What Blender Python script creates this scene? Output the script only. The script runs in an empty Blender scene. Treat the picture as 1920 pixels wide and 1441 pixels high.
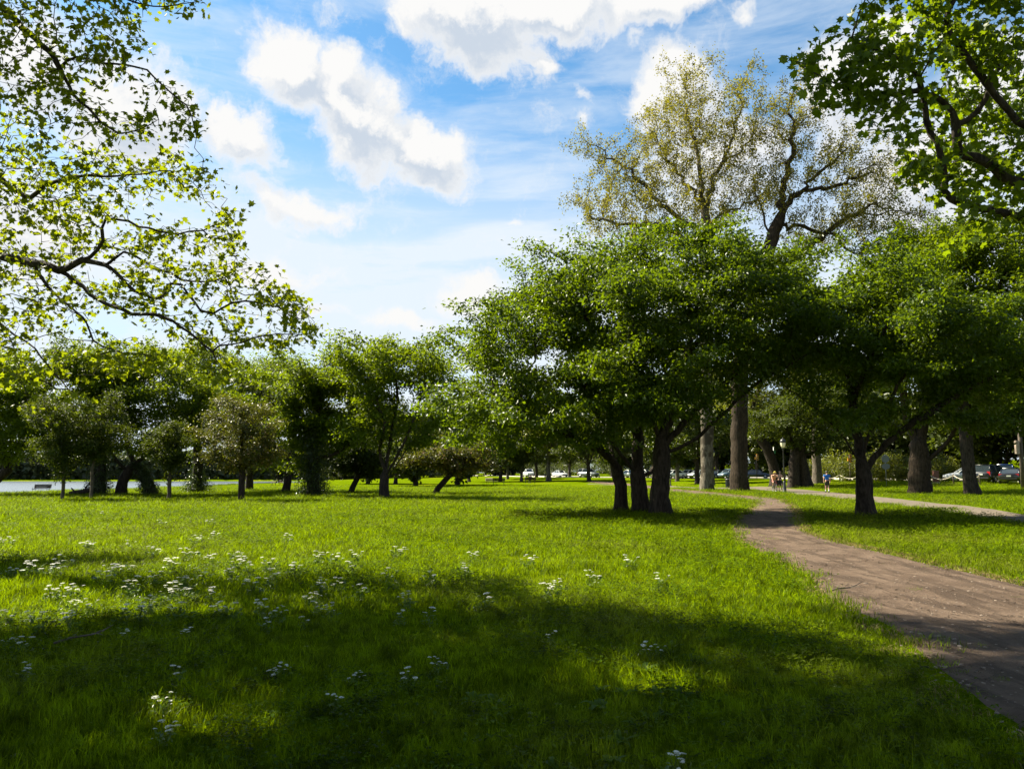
import bpy, bmesh, math, random
import numpy as np
from mathutils import Vector, Matrix, noise as mnoise

# ------------------------------------------------------------------ camera, sky, sun, exposure
scene = bpy.context.scene
COL = scene.collection
FPX, CX, CY, EYE, YH = 1507.0, 960.0, 720.5, 1.65, 886.0
PITCH = math.atan((YH - CY) / FPX)
cam_data = bpy.data.cameras.new("camera")
cam_data.sensor_width = 36.0
cam_data.lens = 36.0 * FPX / 1920.0
cam_data.clip_start = 0.05
cam_data.clip_end = 5000.0
cam = bpy.data.objects.new("camera", cam_data)
cam.location = (0, 0, EYE)
cam.rotation_euler = (math.pi / 2 + PITCH, 0, 0)
COL.objects.link(cam)
scene.camera = cam

SUN_EL, SUN_AZ = math.radians(46), math.radians(-62)      # azimuth from +Y, negative = left
SUN_DIR = Vector((math.sin(SUN_AZ) * math.cos(SUN_EL), math.cos(SUN_AZ) * math.cos(SUN_EL), math.sin(SUN_EL)))
sun_data = bpy.data.lights.new("sun", 'SUN')
sun_data.energy = 5.0
sun_data.angle = math.radians(0.55)
sun_data.color = (1.0, 0.93, 0.72)
sun = bpy.data.objects.new("sun", sun_data)
sun.rotation_euler = SUN_DIR.to_track_quat('Z', 'Y').to_euler()
sun.location = (-60, 20, 80)
COL.objects.link(sun)

vs = scene.view_settings
vs.view_transform = 'Standard'
vs.look = 'None'
vs.exposure = 1.8
vs.gamma = 1.0
vs.use_curve_mapping = False
scene.cycles.use_denoising = True
scene.cycles.max_bounces = 4
scene.cycles.diffuse_bounces = 2
scene.cycles.glossy_bounces = 2
scene.cycles.transmission_bounces = 4
scene.cycles.sample_clamp_indirect = 4.0
scene.cycles.use_adaptive_sampling = True
scene.cycles.adaptive_threshold = 0.012
scene.cycles.denoising_prefilter = 'ACCURATE'

SKY_STRENGTH = 0.05


def azel(px, py):
    """direction of a photo pixel as (azimuth, elevation)"""
    d = ray(px, py)
    return math.atan2(d.x, d.y), math.asin(d.normalized().z)


def ray(px, py):
    u, v = (px - CX) / FPX, (CY - py) / FPX
    c, s = math.cos(PITCH), math.sin(PITCH)
    return Vector((u, c - v * s, s + v * c))


class N:
    """tiny helper to wire shader nodes"""
    def __init__(self, tree):
        self.t = tree

    def new(self, typ, **kw):
        n = self.t.nodes.new(typ)
        for k, v in kw.items():
            setattr(n, k, v)
        return n

    def put(self, sock, v):
        if isinstance(v, bpy.types.NodeSocket):
            self.t.links.new(v, sock)
        elif v is not None:
            sock.default_value = v

    def math(self, op, a, b=None, c=None, clamp=False):
        n = self.new('ShaderNodeMath', operation=op)
        n.use_clamp = clamp
        self.put(n.inputs[0], a)
        if b is not None: self.put(n.inputs[1], b)
        if c is not None: self.put(n.inputs[2], c)
        return n.outputs[0]

    def vmath(self, op, a, b=None, scale=None):
        n = self.new('ShaderNodeVectorMath', operation=op)
        self.put(n.inputs[0], a)
        if b is not None: self.put(n.inputs[1], b)
        if scale is not None: self.put(n.inputs['Scale'], scale)
        return n.outputs['Value'] if op in ('LENGTH', 'DOT_PRODUCT', 'DISTANCE') else n.outputs[0]

    def noise(self, vec, scale=5.0, detail=4.0, rough=0.55, dist=0.0, out='Fac'):
        n = self.new('ShaderNodeTexNoise')
        if vec is not None: self.put(n.inputs['Vector'], vec)
        n.inputs['Scale'].default_value = scale
        n.inputs['Detail'].default_value = detail
        n.inputs['Roughness'].default_value = rough
        n.inputs['Distortion'].default_value = dist
        return n.outputs[out]

    def ramp(self, fac, stops, interp='LINEAR'):
        n = self.new('ShaderNodeValToRGB')
        n.color_ramp.interpolation = interp
        el = n.color_ramp.elements
        while len(el) < len(stops): el.new(0.5)
        for e, (p, c) in zip(el, stops):
            e.position = p
            e.color = c if len(c) == 4 else (*c, 1)
        self.put(n.inputs['Fac'], fac)
        return n.outputs['Color']

    def maprange(self, v, a, b, c=0.0, d=1.0, smooth=True):
        n = self.new('ShaderNodeMapRange')
        n.interpolation_type = 'SMOOTHSTEP' if smooth else 'LINEAR'
        self.put(n.inputs['Value'], v)
        n.inputs['From Min'].default_value = a
        n.inputs['From Max'].default_value = b
        n.inputs['To Min'].default_value = c
        n.inputs['To Max'].default_value = d
        return n.outputs['Result']

    def mix(self, fac, a, b, blend='MIX'):
        n = self.new('ShaderNodeMix', data_type='RGBA', blend_type=blend)
        self.put(n.inputs[0], fac)
        self.put(n.inputs[6], a if isinstance(a, bpy.types.NodeSocket) else (*a, 1) if len(a) == 3 else a)
        self.put(n.inputs[7], b if isinstance(b, bpy.types.NodeSocket) else (*b, 1) if len(b) == 3 else b)
        return n.outputs[2]


# clouds: soft ellipses in azimuth / elevation, frayed by noise.  (px, py, half-width px, half-height px, tilt deg, weight)
CLOUDS = [
    (880, 40, 200, 105, 20, 1.0), (1040, 10, 260, 62, 0, .95), (1215, -5, 190, 48, -4, .92), (905, 118, 75, 55, 25, .7),
    (1010, 122, 62, 22, 3, .7), (1408, 18, 40, 26, 0, .45),
    (545, 130, 125, 78, 35, 1.0), (680, 215, 165, 92, 32, 1.0), (790, 280, 118, 75, 20, .95), (640, 130, 70, 45, 20, .7),
    (1090, 183, 44, 28, 30, .42), (1078, 232, 32, 26, 0, .34), (1195, 75, 34, 24, 0, .32),
    (440, 258, 120, 80, 18, .8), (250, 205, 175, 125, 10, .9), (80, 130, 150, 110, 10, .8), (70, 430, 260, 150, 0, .6),
    (1265, 165, 105, 88, -25, .95), (1350, 290, 170, 110, -5, .8), (1600, 175, 130, 120, -30, .95), (1660, 60, 70, 60, 0, .9), (1740, 330, 190, 110, 0, .9),
    (1880, 210, 160, 130, 0, .8), (570, 385, 170, 50, 8, .62), (520, 510, 140, 42, 8, .6), (875, 560, 85, 48, -5, .78),
    (745, 605, 90, 34, 5, .72), (600, 585, 70, 28, 0, .6), (960, 410, 30, 14, 0, .4),
]


def build_world():
    world = bpy.data.worlds.new("World")
    scene.world = world
    world.use_nodes = True
    nt = world.node_tree
    nt.nodes.clear()
    g = bpy.data.node_groups.new("cloud_cover", 'ShaderNodeTree')
    g.interface.new_socket("P", in_out='INPUT', socket_type='NodeSocketVector')
    g.interface.new_socket("Density", in_out='OUTPUT', socket_type='NodeSocketFloat')
    q = N(g)
    gi, go = q.new('NodeGroupInput'), q.new('NodeGroupOutput')
    P = gi.outputs[0]
    warp = q.noise(P, 9.0, 5, 0.62, out='Color')
    warp = q.vmath('SCALE', q.vmath('SUBTRACT', warp, (.5, .5, .5)), scale=0.10)
    W = q.vmath('ADD', P, warp)
    best = None
    for (px, py, rx, ry, tilt, wgt) in CLOUDS:
        a, e = azel(px, py)
        k = math.hypot(1.0, (px - CX) / FPX)
        m = q.new('ShaderNodeMapping', vector_type='TEXTURE')
        q.put(m.inputs['Vector'], W)
        m.inputs['Location'].default_value = (a, e, 0)
        m.inputs['Rotation'].default_value = (0, 0, math.radians(-tilt))
        m.inputs['Scale'].default_value = (rx / FPX / k / k * 1.15, ry / FPX / k * 1.15, 1)
        l = q.vmath('LENGTH', m.outputs[0])
        d = q.math('MULTIPLY', q.math('SUBTRACT', 1.0, l, clamp=True), wgt)
        best = d if best is None else q.math('SMOOTH_MAX', best, d, 0.10)
    # generic broken cloud in every direction, thin inside the region drawn above
    gen = q.noise(W, 3.2, 6, 0.58)
    sep = q.new('ShaderNodeSeparateXYZ'); q.put(sep.inputs[0], P)
    side = q.math('ABSOLUTE', sep.outputs[0])
    gen = q.math('MULTIPLY', q.maprange(gen, .53, .75, 0, .85), q.math('MAXIMUM', q.maprange(side, .62, .9), q.maprange(sep.outputs[1], .60, .8)))
    best = q.math('MAXIMUM', best, gen)
    fray = q.noise(W, 24.0, 9, 0.68)
    big = q.noise(W, 7.0, 4, 0.6)
    n = q.math('ADD', q.math('MULTIPLY', q.math('SUBTRACT', fray, .5), 0.80), q.math('MULTIPLY', q.math('SUBTRACT', big, .5), 0.55))
    q.put(go.inputs[0], q.math('ADD', best, n))

    w = N(nt)
    tc = w.new('ShaderNodeTexCoord')
    nrm = w.vmath('NORMALIZE', tc.outputs['Generated'])
    sp = w.new('ShaderNodeSeparateXYZ'); w.put(sp.inputs[0], nrm)
    az = w.math('ARCTAN2', sp.outputs[0], sp.outputs[1])
    el = w.math('ARCSINE', sp.outputs[2])
    cb = w.new('ShaderNodeCombineXYZ'); w.put(cb.inputs[0], az); w.put(cb.inputs[1], el)
    sky = w.new('ShaderNodeTexSky', sky_type='NISHITA')
    sky.sun_disc = False
    sky.sun_elevation = SUN_EL
    sky.sun_rotation = SUN_AZ
    sky.altitude = 50
    sky.air_density = 1.0
    sky.dust_density = 0.6
    sky.ozone_density = 2.2
    skyc = w.mix(1.0, sky.outputs[0], (.62, 1.0, 1.10), 'MULTIPLY')
    # high thin veil: long streaks, thicker low down
    st = w.new('ShaderNodeMapping'); w.put(st.inputs['Vector'], cb.outputs[0])
    st.inputs['Scale'].default_value = (1.6, 6.5, 1); st.inputs['Rotation'].default_value = (0, 0, math.radians(9))
    veil = w.noise(st.outputs[0], 2.2, 7, 0.6, 0.4)
    veil = w.math('ADD', w.maprange(veil, .38, .70, 0, .58), w.maprange(el, .47, .22, -.05, .80), clamp=True)
    veil = w.math('MULTIPLY', veil, .95)
    VE = w.mix(veil, skyc, (4.9, 5.35, 5.8))
    d1 = w.new('ShaderNodeGroup'); d1.node_tree = g; w.put(d1.inputs[0], cb.outputs[0])
    d2 = w.new('ShaderNodeGroup'); d2.node_tree = g
    w.put(d2.inputs[0], w.vmath('ADD', cb.outputs[0], (-.018, .030, 0)))
    cover = w.maprange(d1.outputs[0], .09, .47)
    lit = w.maprange(w.math('SUBTRACT', d1.outputs[0], d2.outputs[0]), -.08, .26, 0, 1)
    thick = w.maprange(d1.outputs[0], .22, .70)
    shade = w.math('MULTIPLY', thick, w.math('SUBTRACT', 1.0, lit), clamp=True)
    ccol = w.mix(shade, (5.6, 5.57, 5.5), (3.55, 4.0, 4.6))
    final = w.mix(cover, VE, ccol)
    bg = w.new('ShaderNodeBackground')
    w.put(bg.inputs['Color'], final)
    bg.inputs['Strength'].default_value = SKY_STRENGTH
    out = w.new('ShaderNodeOutputWorld')
    nt.links.new(bg.outputs[0], out.inputs['Surface'])
    world.cycles.sampling_method = 'MANUAL'
    world.cycles.sample_map_resolution = 512


build_world()

# ------------------------------------------------------------------ naming helpers
def tag(o, label=None, cat=None, group=None, kind=None):
    if label: o['label'] = label
    if cat: o['category'] = cat
    if group: o['group'] = group
    if kind: o['kind'] = kind
    return o


def empty(name, loc, rz=0.0):
    o = bpy.data.objects.new(name, None)
    o.location = loc
    o.rotation_euler = (0, 0, rz)
    o.empty_display_size = 0.3
    COL.objects.link(o)
    return o


def link(name, mesh, mat=None, parent=None):
    o = bpy.data.objects.new(name, mesh)
    if mat is not None and not mesh.materials:
        mesh.materials.append(mat)
    COL.objects.link(o)
    if parent is not None:
        o.parent = parent
    return o


def copy_tree(o, parent=None):
    c = o.copy()
    COL.objects.link(c)
    c.parent = parent
    for ch in o.children:
        copy_tree(ch, c)
    return c


def mesh_np(name, V, F, smooth=False):
    """V (n,3); F (m,k) of one polygon size"""
    V = np.asarray(V, dtype=np.float32)
    F = np.asarray(F, dtype=np.int32)
    me = bpy.data.meshes.new(name)
    k = F.shape[1]
    me.vertices.add(len(V))
    me.vertices.foreach_set('co', V.ravel())
    me.loops.add(F.size)
    me.loops.foreach_set('vertex_index', F.ravel())
    me.polygons.add(len(F))
    me.polygons.foreach_set('loop_start', np.arange(0, F.size, k, dtype=np.int32))
    me.polygons.foreach_set('loop_total', np.full(len(F), k, dtype=np.int32))
    if smooth:
        me.polygons.foreach_set('use_smooth', np.ones(len(F), dtype=bool))
    me.update(calc_edges=True)
    me.validate()
    return me


class MB:
    """collects boxes, tubes, lathes, prisms into one bmesh"""
    def __init__(self):
        self.bm = bmesh.new()

    def box(self, c, s, rot=None, bevel=0.0):
        r = bmesh.ops.create_cube(self.bm, size=1.0)
        vs_ = r['verts']
        M = Matrix.Translation(Vector(c)) @ (rot.to_4x4() if rot is not None else Matrix.Identity(4)) @ Matrix.Diagonal((*s, 1))
        bmesh.ops.transform(self.bm, matrix=M, verts=vs_)
        if bevel > 0:
            es = list({e for v in vs_ for e in v.link_edges})
            bmesh.ops.bevel(self.bm, geom=es, offset=bevel, segments=2, affect='EDGES', clamp_overlap=True)
        return self

    def tube(self, pts, radii, sides=8, cap=True):
        pts = [Vector(p) for p in pts]
        if not hasattr(radii, '__len__'): radii = [radii] * len(pts)
        rings = []
        ref = None
        for i, p in enumerate(pts):
            t = (pts[min(i + 1, len(pts) - 1)] - pts[max(i - 1, 0)]).normalized()
            if ref is None:
                ref = Vector((1, 0, 0)) if abs(t.x) < .8 else Vector((0, 1, 0))
            a = (ref - t * ref.dot(t)).normalized()
            b = t.cross(a)
            ref = a
            rings.append([self.bm.verts.new(p + (a * math.cos(2 * math.pi * k / sides) + b * math.sin(2 * math.pi * k / sides)) * radii[i]) for k in range(sides)])
        for r0, r1 in zip(rings, rings[1:]):
            for k in range(sides):
                self.bm.faces.new((r0[k], r0[(k + 1) % sides], r1[(k + 1) % sides], r1[k]))
        if cap:
            self.bm.faces.new(list(reversed(rings[0]))); self.bm.faces.new(rings[-1])
        return self

    def lathe(self, prof, sides=14, c=(0, 0, 0)):
        c = Vector(c)
        rings = [[self.bm.verts.new(c + Vector((r * math.cos(2 * math.pi * k / sides), r * math.sin(2 * math.pi * k / sides), z))) for k in range(sides)] for r, z in prof]
        for r0, r1 in zip(rings, rings[1:]):
            for k in range(sides):
                self.bm.faces.new((r0[k], r0[(k + 1) % sides], r1[(k + 1) % sides], r1[k]))
        self.bm.faces.new(list(reversed(rings[0]))); self.bm.faces.new(rings[-1])
        return self

    def prism(self, poly, axis, a, b):
        """polygon of 2-d points extruded along an axis from a to b"""
        def mk(p, w):
            return {'x': (w, p[0], p[1]), 'y': (p[0], w, p[1]), 'z': (p[0], p[1], w)}[axis]
        v0 = [self.bm.verts.new(mk(p, a)) for p in poly]
        v1 = [self.bm.verts.new(mk(p, b)) for p in poly]
        n = len(poly)
        for k in range(n):
            self.bm.faces.new((v0[k], v0[(k + 1) % n], v1[(k + 1) % n], v1[k]))
        self.bm.faces.new(list(reversed(v0))); self.bm.faces.new(v1)
        return self

    def mesh(self, name, smooth=False, bevel=0.0):
        if bevel > 0:
            bmesh.ops.bevel(self.bm, geom=[e for e in self.bm.edges if len(e.link_faces) == 2 and e.calc_face_angle() > .5], offset=bevel, segments=2, affect='EDGES', clamp_overlap=True)
        bmesh.ops.recalc_face_normals(self.bm, faces=self.bm.faces[:])
        me = bpy.data.meshes.new(name)
        self.bm.to_mesh(me)
        self.bm.free()
        if smooth:
            for p in me.polygons: p.use_smooth = True
        return me

    def build(self, name, mat, parent=None, smooth=False, bevel=0.0):
        return link(name, self.mesh(name, smooth, bevel), mat, parent)


# ------------------------------------------------------------------ materials
def base_mat(name):
    m = bpy.data.materials.new(name)
    m.use_nodes = True
    nt = m.node_tree
    nt.nodes.clear()
    q = N(nt)
    out = q.new('ShaderNodeOutputMaterial')
    return m, q, out


def plain(name, col, rough=0.5, metal=0.0, var=0.12, scale=6.0, bump=0.0, spec=0.5, coat=0.0):
    m, q, out = base_mat(name)
    b = q.new('ShaderNodeBsdfPrincipled')
    tc = q.new('ShaderNodeTexCoord')
    nz = q.noise(tc.outputs['Object'], scale, 5, .6)
    c = q.mix(q.maprange(nz, .3, .7), tuple(x * (1 - var) for x in col), tuple(min(1, x * (1 + var)) for x in col))
    q.put(b.inputs['Base Color'], c)
    b.inputs['Roughness'].default_value = rough
    b.inputs['Metallic'].default_value = metal
    b.inputs['Specular IOR Level'].default_value = spec
    b.inputs['Coat Weight'].default_value = coat
    if bump:
        bp = q.new('ShaderNodeBump'); bp.inputs['Strength'].default_value = bump; bp.inputs['Distance'].default_value = .02
        q.put(bp.inputs['Height'], q.noise(tc.outputs['Object'], scale * 6, 5, .6))
        q.put(b.inputs['Normal'], bp.outputs[0])
    q.t.links.new(b.outputs[0], out.inputs['Surface'])
    return m


def leaf_mat(name, dark, light, trans, tfac=0.45, rough=0.42, spec=0.35, tip=None):
    m, q, out = base_mat(name)
    geo = q.new('ShaderNodeNewGeometry')
    rnd = geo.outputs['Random Per Island']
    tc = q.new('ShaderNodeTexCoord')
    big = q.noise(tc.outputs['Object'], .55, 2, .5)
    f = q.math('ADD', q.math('MULTIPLY', rnd, .75), q.math('MULTIPLY', q.math('SUBTRACT', big, .4), .7), clamp=True)
    col = q.mix(f, dark, light)
    if tip:
        col = q.mix(q.maprange(rnd, .80, .84), col, tip)
    b = q.new('ShaderNodeBsdfPrincipled')
    q.put(b.inputs['Base Color'], col)
    b.inputs['Roughness'].default_value = rough
    b.inputs['Specular IOR Level'].default_value = spec
    tr = q.new('ShaderNodeBsdfTranslucent')
    q.put(tr.inputs['Color'], q.mix(f, tuple(x * .75 for x in trans), trans))
    mx = q.new('ShaderNodeMixShader')
    mx.inputs[0].default_value = tfac
    q.t.links.new(b.outputs[0], mx.inputs[1]); q.t.links.new(tr.outputs[0], mx.inputs[2])
    q.t.links.new(mx.outputs[0], out.inputs['Surface'])
    return m


def bark_mat(name, dark, light, scale=5.0, patch=None):
    m, q, out = base_mat(name)
    tc = q.new('ShaderNodeTexCoord')
    mp = q.new('ShaderNodeMapping'); q.put(mp.inputs['Vector'], tc.outputs['Object'])
    mp.inputs['Scale'].default_value = (1, 1, .28)
    n1 = q.noise(mp.outputs[0], scale * 2.2, 7, .68)
    n2 = q.noise(tc.outputs['Object'], scale * .35, 3, .5)
    c = q.mix(q.maprange(n1, .34, .66), dark, light)
    if patch:
        c = q.mix(q.maprange(n2, .50, .56), c, patch)
    b = q.new('ShaderNodeBsdfPrincipled')
    q.put(b.inputs['Base Color'], c)
    b.inputs['Roughness'].default_value = .9
    b.inputs['Specular IOR Level'].default_value = .15
    bp = q.new('ShaderNodeBump'); bp.inputs['Strength'].default_value = .9; bp.inputs['Distance'].default_value = .05
    q.put(bp.inputs['Height'], n1)
    q.put(b.inputs['Normal'], bp.outputs[0])
    q.t.links.new(b.outputs[0], out.inputs['Surface'])
    return m


M = {}
M['bark_dark'] = bark_mat('bark_dark', (.014, .010, .008), (.050, .038, .029))
M['bark_grey'] = bark_mat('bark_grey', (.05, .040, .031), (.14, .115, .09))
M['bark_syc'] = bark_mat('bark_syc', (.10, .085, .065), (.26, .23, .18), 3.0, patch=(.40, .37, .30))
M['bark_pale'] = bark_mat('bark_pale', (.070, .058, .042), (.175, .150, .115), 3.0, patch=(.055, .044, .031))
M['bark_limb'] = bark_mat('bark_limb', (.016, .012, .009), (.055, .044, .034), 6.0)
M['bark_brown'] = bark_mat('bark_brown', (.015, .010, .006), (.050, .035, .023), 4.0)
M['leaf_cherry'] = leaf_mat('leaf_cherry', (.016, .034, .002), (.062, .096, .003), (.175, .250, .003), .46, .38, .22)
M['leaf_right'] = leaf_mat('leaf_right', (.017, .036, .002), (.064, .098, .003), (.180, .255, .003), .46, .38, .22)
M['leaf_left'] = leaf_mat('leaf_left', (.027, .050, .003), (.080, .116, .004), (.220, .29, .003), .48, .42, .16)
M['leaf_dark'] = leaf_mat('leaf_dark', (.020, .032, .003), (.046, .062, .005), (.10, .13, .005), .38, .55, .15)
M['leaf_red'] = leaf_mat('leaf_red', (.040, .045, .006), (.085, .088, .012), (.15, .16, .010), .40, tip=(.17, .085, .035))
M['leaf_olive'] = leaf_mat('leaf_olive', (.085, .082, .012), (.160, .148, .024), (.29, .265, .016), .48, .5, .15, tip=(.15, .095, .03))
M['leaf_syc_near'] = leaf_mat('leaf_syc_near', (.038, .058, .003), (.085, .104, .004), (.29, .34, .005), .55, .45, .2)
M['leaf_syc_right'] = leaf_mat('leaf_syc_right', (.024, .050, .003), (.056, .090, .004), (.22, .30, .004), .52, .4, .22)
M['ivy'] = leaf_mat('ivy', (.014, .026, .003), (.042, .066, .006), (.07, .11, .005), .25, .35, .4)
M['leaf_wood'] = leaf_mat('leaf_wood', (.024, .036, .006), (.058, .072, .010), (.11, .14, .008), .40)
M['leaf_bush'] = leaf_mat('leaf_bush', (.058, .070, .010), (.120, .125, .018), (.22, .24, .012), .44)
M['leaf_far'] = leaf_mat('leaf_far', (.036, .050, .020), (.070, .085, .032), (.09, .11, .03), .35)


# ------------------------------------------------------------------ the lie of the land
ROAD = [(120, 10), (92, 40), (70, 66), (58, 86), (51, 115), (43, 142), (29, 163), (15, 178), (5, 212), (-6, 262), (-20, 330)]


def catmull(pts, n=10):
    pts = [np.array(p, float) for p in pts]
    out = []
    for i in range(len(pts) - 1):
        p0, p1, p2, p3 = pts[max(i - 1, 0)], pts[i], pts[i + 1], pts[min(i + 2, len(pts) - 1)]
        for k in range(n):
            t = k / n
            out.append(.5 * (2 * p1 + (p2 - p0) * t + (2 * p0 - 5 * p1 + 4 * p2 - p3) * t * t + (-p0 + 3 * p1 - 3 * p2 + p3) * t ** 3))
    out.append(pts[-1])
    return np.array(out)


ROAD_C = catmull(ROAD, 12)


def sstep(a, b, x):
    t = np.clip((x - a) / (b - a), 0, 1)
    return t * t * (3 - 2 * t)


WATER_Z = -1.6


def land(X, Y):
    X = np.atleast_1d(np.asarray(X, float)); Y = np.atleast_1d(np.asarray(Y, float))
    d = np.full(X.shape, 1e9)
    for a, b in zip(ROAD_C[:-1:2], ROAD_C[2::2]):
        ab = b - a
        t = np.clip(((X - a[0]) * ab[0] + (Y - a[1]) * ab[1]) / (ab @ ab), 0, 1)
        d = np.minimum(d, np.hypot(X - a[0] - t * ab[0], Y - a[1] - t * ab[1]))
    h = .68 * sstep(34, 7, d)
    right = np.interp(Y, ROAD_C[:, 1], ROAD_C[:, 0])
    h = np.where(X > right, .68 + 4.0 * sstep(8, 90, d), h)                     # wooded rise beyond the road
    shore = -73 + 1.6 * np.sin(Y * .05) + .8 * np.sin(Y * .17)
    bank = sstep(-38, 0, X - shore - 38)                                         # 0 at the shore, 1 on the lawn
    h = h * bank - 1.75 * (1 - bank)
    h = np.where(X < shore, -1.75 - 2.0 * sstep(0, 14, shore - X), h)
    far = sstep(300, 312, Y + .03 * X)
    h = h * (1 - far) + far * (-1.0 + 2.5 * sstep(312, 420, Y))
    bumps = .025 * np.sin(X * .9 + 1.3 * np.sin(Y * .5)) * np.sin(Y * .8 + .7) + .02 * np.sin(X * .33 + Y * .21)
    return h + bumps * sstep(2, 6, np.hypot(X, Y))


def hz(X, Y):
    return float(land(X, Y)[0])


def G(px, py):
    """photo pixel -> point on the ground"""
    r = ray(px, py)
    lo, hi = 2.0, 900.0
    for _ in range(4):
        ts = np.linspace(lo, hi, 60) if lo > 2 else np.geomspace(lo, hi, 120)
        z = EYE + r.z * ts - land(r.x * ts, r.y * ts)
        k = int(np.argmax(z <= 0)) if (z <= 0).any() else len(ts) - 1
        lo, hi = ts[max(k - 1, 0)], ts[k]
    return Vector((r.x * hi, r.y * hi, hz(r.x * hi, r.y * hi)))


def at(px, py, depth):
    """photo pixel at a known forward distance"""
    r = ray(px, py)
    return Vector((0, 0, EYE)) + r * (depth / r.y)


def foot(px, depth):
    """ground point in the column px at a known forward distance"""
    x = (px - CX) / FPX * depth * math.cos(PITCH)
    return Vector((x, depth, hz(x, depth)))
# ------------------------------------------------------------------ ground, river, paths, road
def axis(*segs):
    out = []
    for a, b, s in segs:
        out += list(np.arange(a, b, s))
    out.append(segs[-1][1])
    return np.array(out)


def grid_mesh(name, xs, ys, zf):
    XX, YY = np.meshgrid(xs, ys)
    Z = zf(XX.ravel(), YY.ravel())
    V = np.stack([XX.ravel(), YY.ravel(), Z], 1)
    nx, ny = len(xs), len(ys)
    i = (np.arange(ny - 1)[:, None] * nx + np.arange(nx - 1)[None, :]).ravel()
    return mesh_np(name, V, np.stack([i, i + 1, i + nx + 1, i + nx], 1), True)


def grass_ground_mat():
    m, q, out = base_mat('lawn')
    tc = q.new('ShaderNodeTexCoord'); O = tc.outputs['Object']
    fine = q.noise(O, 5.5, 9, .78)
    mid = q.noise(O, 1.1, 5, .6)
    big = q.noise(O, .11, 4, .55)
    c = q.mix(q.maprange(fine, .30, .70), (.028, .056, .001), (.125, .178, .001))
    c = q.mix(q.math('MULTIPLY', q.maprange(mid, .45, .72), .55), c, (.145, .180, .002))
    c = q.mix(q.math('MULTIPLY', q.maprange(big, .48, .70), .65), c, (.155, .168, .008))
    # seed heads and daisies as pale specks
    vo = q.new('ShaderNodeTexVoronoi'); q.put(vo.inputs['Vector'], O); vo.inputs['Scale'].default_value = 2.6
    spk = q.math('MULTIPLY', q.maprange(vo.outputs['Distance'], .10, .05), q.maprange(mid, .42, .62))
    c = q.mix(q.math('MULTIPLY', spk, .6), c, (.42, .42, .30))
    b = q.new('ShaderNodeBsdfPrincipled')
    q.put(b.inputs['Base Color'], c)
    b.inputs['Roughness'].default_value = .85
    b.inputs['Specular IOR Level'].default_value = .0
    bp = q.new('ShaderNodeBump'); bp.inputs['Strength'].default_value = 1.0; bp.inputs['Distance'].default_value = .10
    q.put(bp.inputs['Height'], fine)
    bp2 = q.new('ShaderNodeBump'); bp2.inputs['Strength'].default_value = .8; bp2.inputs['Distance'].default_value = .25
    q.put(bp2.inputs['Height'], mid); q.put(bp2.inputs['Normal'], bp.outputs[0])
    q.put(b.inputs['Normal'], bp2.outputs[0])
    q.t.links.new(b.outputs[0], out.inputs['Surface'])
    return m


def dirt_mat():
    m, q, out = base_mat('dirt')
    tc = q.new('ShaderNodeTexCoord'); O = tc.outputs['Object']
    n1 = q.noise(O, 1.3, 6, .6)
    n2 = q.noise(O, 22.0, 8, .72)
    mp = q.new('ShaderNodeMapping'); q.put(mp.inputs['Vector'], O)
    mp.inputs['Rotation'].default_value = (0, 0, math.radians(-28)); mp.inputs['Scale'].default_value = (2.2, .35, 1)
    trk = q.noise(mp.outputs[0], 1.6, 5, .6)
    c = q.mix(q.maprange(n1, .32, .68), (.102, .066, .045), (.182, .124, .089))
    c = q.mix(q.math('MULTIPLY', q.maprange(trk, .47, .60), .85), c, (.074, .048, .033))
    c = q.mix(q.math('MULTIPLY', q.maprange(n2, .52, .72), .7), c, (.180, .128, .090))
    c = q.mix(q.math('MULTIPLY', q.maprange(n2, .44, .28), .75), c, (.055, .038, .028))
    b = q.new('ShaderNodeBsdfPrincipled')
    q.put(b.inputs['Base Color'], c)
    b.inputs['Roughness'].default_value = .93
    b.inputs['Specular IOR Level'].default_value = .2
    bp = q.new('ShaderNodeBump'); bp.inputs['Strength'].default_value = 1.0; bp.inputs['Distance'].default_value = .09
    q.put(bp.inputs['Height'], q.math('ADD', n2, q.math('MULTIPLY', trk, .8)))
    q.put(b.inputs['Normal'], bp.outputs[0])
    q.t.links.new(b.outputs[0], out.inputs['Surface'])
    return m


def water_mat():
    m, q, out = base_mat('river_water')
    tc = q.new('ShaderNodeTexCoord')
    mp = q.new('ShaderNodeMapping'); q.put(mp.inputs['Vector'], tc.outputs['Object'])
    mp.inputs['Scale'].default_value = (.5, 1.3, 1)
    b = q.new('ShaderNodeBsdfPrincipled')
    b.inputs['Base Color'].default_value = (.10, .12, .14, 1)
    b.inputs['Roughness'].default_value = .22
    b.inputs['IOR'].default_value = 1.33
    bp = q.new('ShaderNodeBump'); bp.inputs['Strength'].default_value = .55; bp.inputs['Distance'].default_value = .25
    q.put(bp.inputs['Height'], q.noise(mp.outputs[0], 1.4, 5, .65))
    q.put(b.inputs['Normal'], bp.outputs[0])
    q.t.links.new(b.outputs[0], out.inputs['Surface'])
    return m


M['lawn'] = grass_ground_mat()
M['dirt'] = dirt_mat()
M['water'] = water_mat()
M['asphalt_path'] = plain('asphalt_path', (.125, .100, .074), .9, var=.22, scale=3.0, bump=.4, spec=.2)
M['asphalt'] = plain('asphalt', (.075, .072, .07), .85, var=.2, scale=1.2, bump=.3, spec=.25)
M['concrete'] = plain('concrete', (.36, .33, .29), .9, var=.2, scale=2.0, spec=.2)
M['road_paint'] = plain('road_paint', (.62, .47, .07), .6, var=.15)

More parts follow.
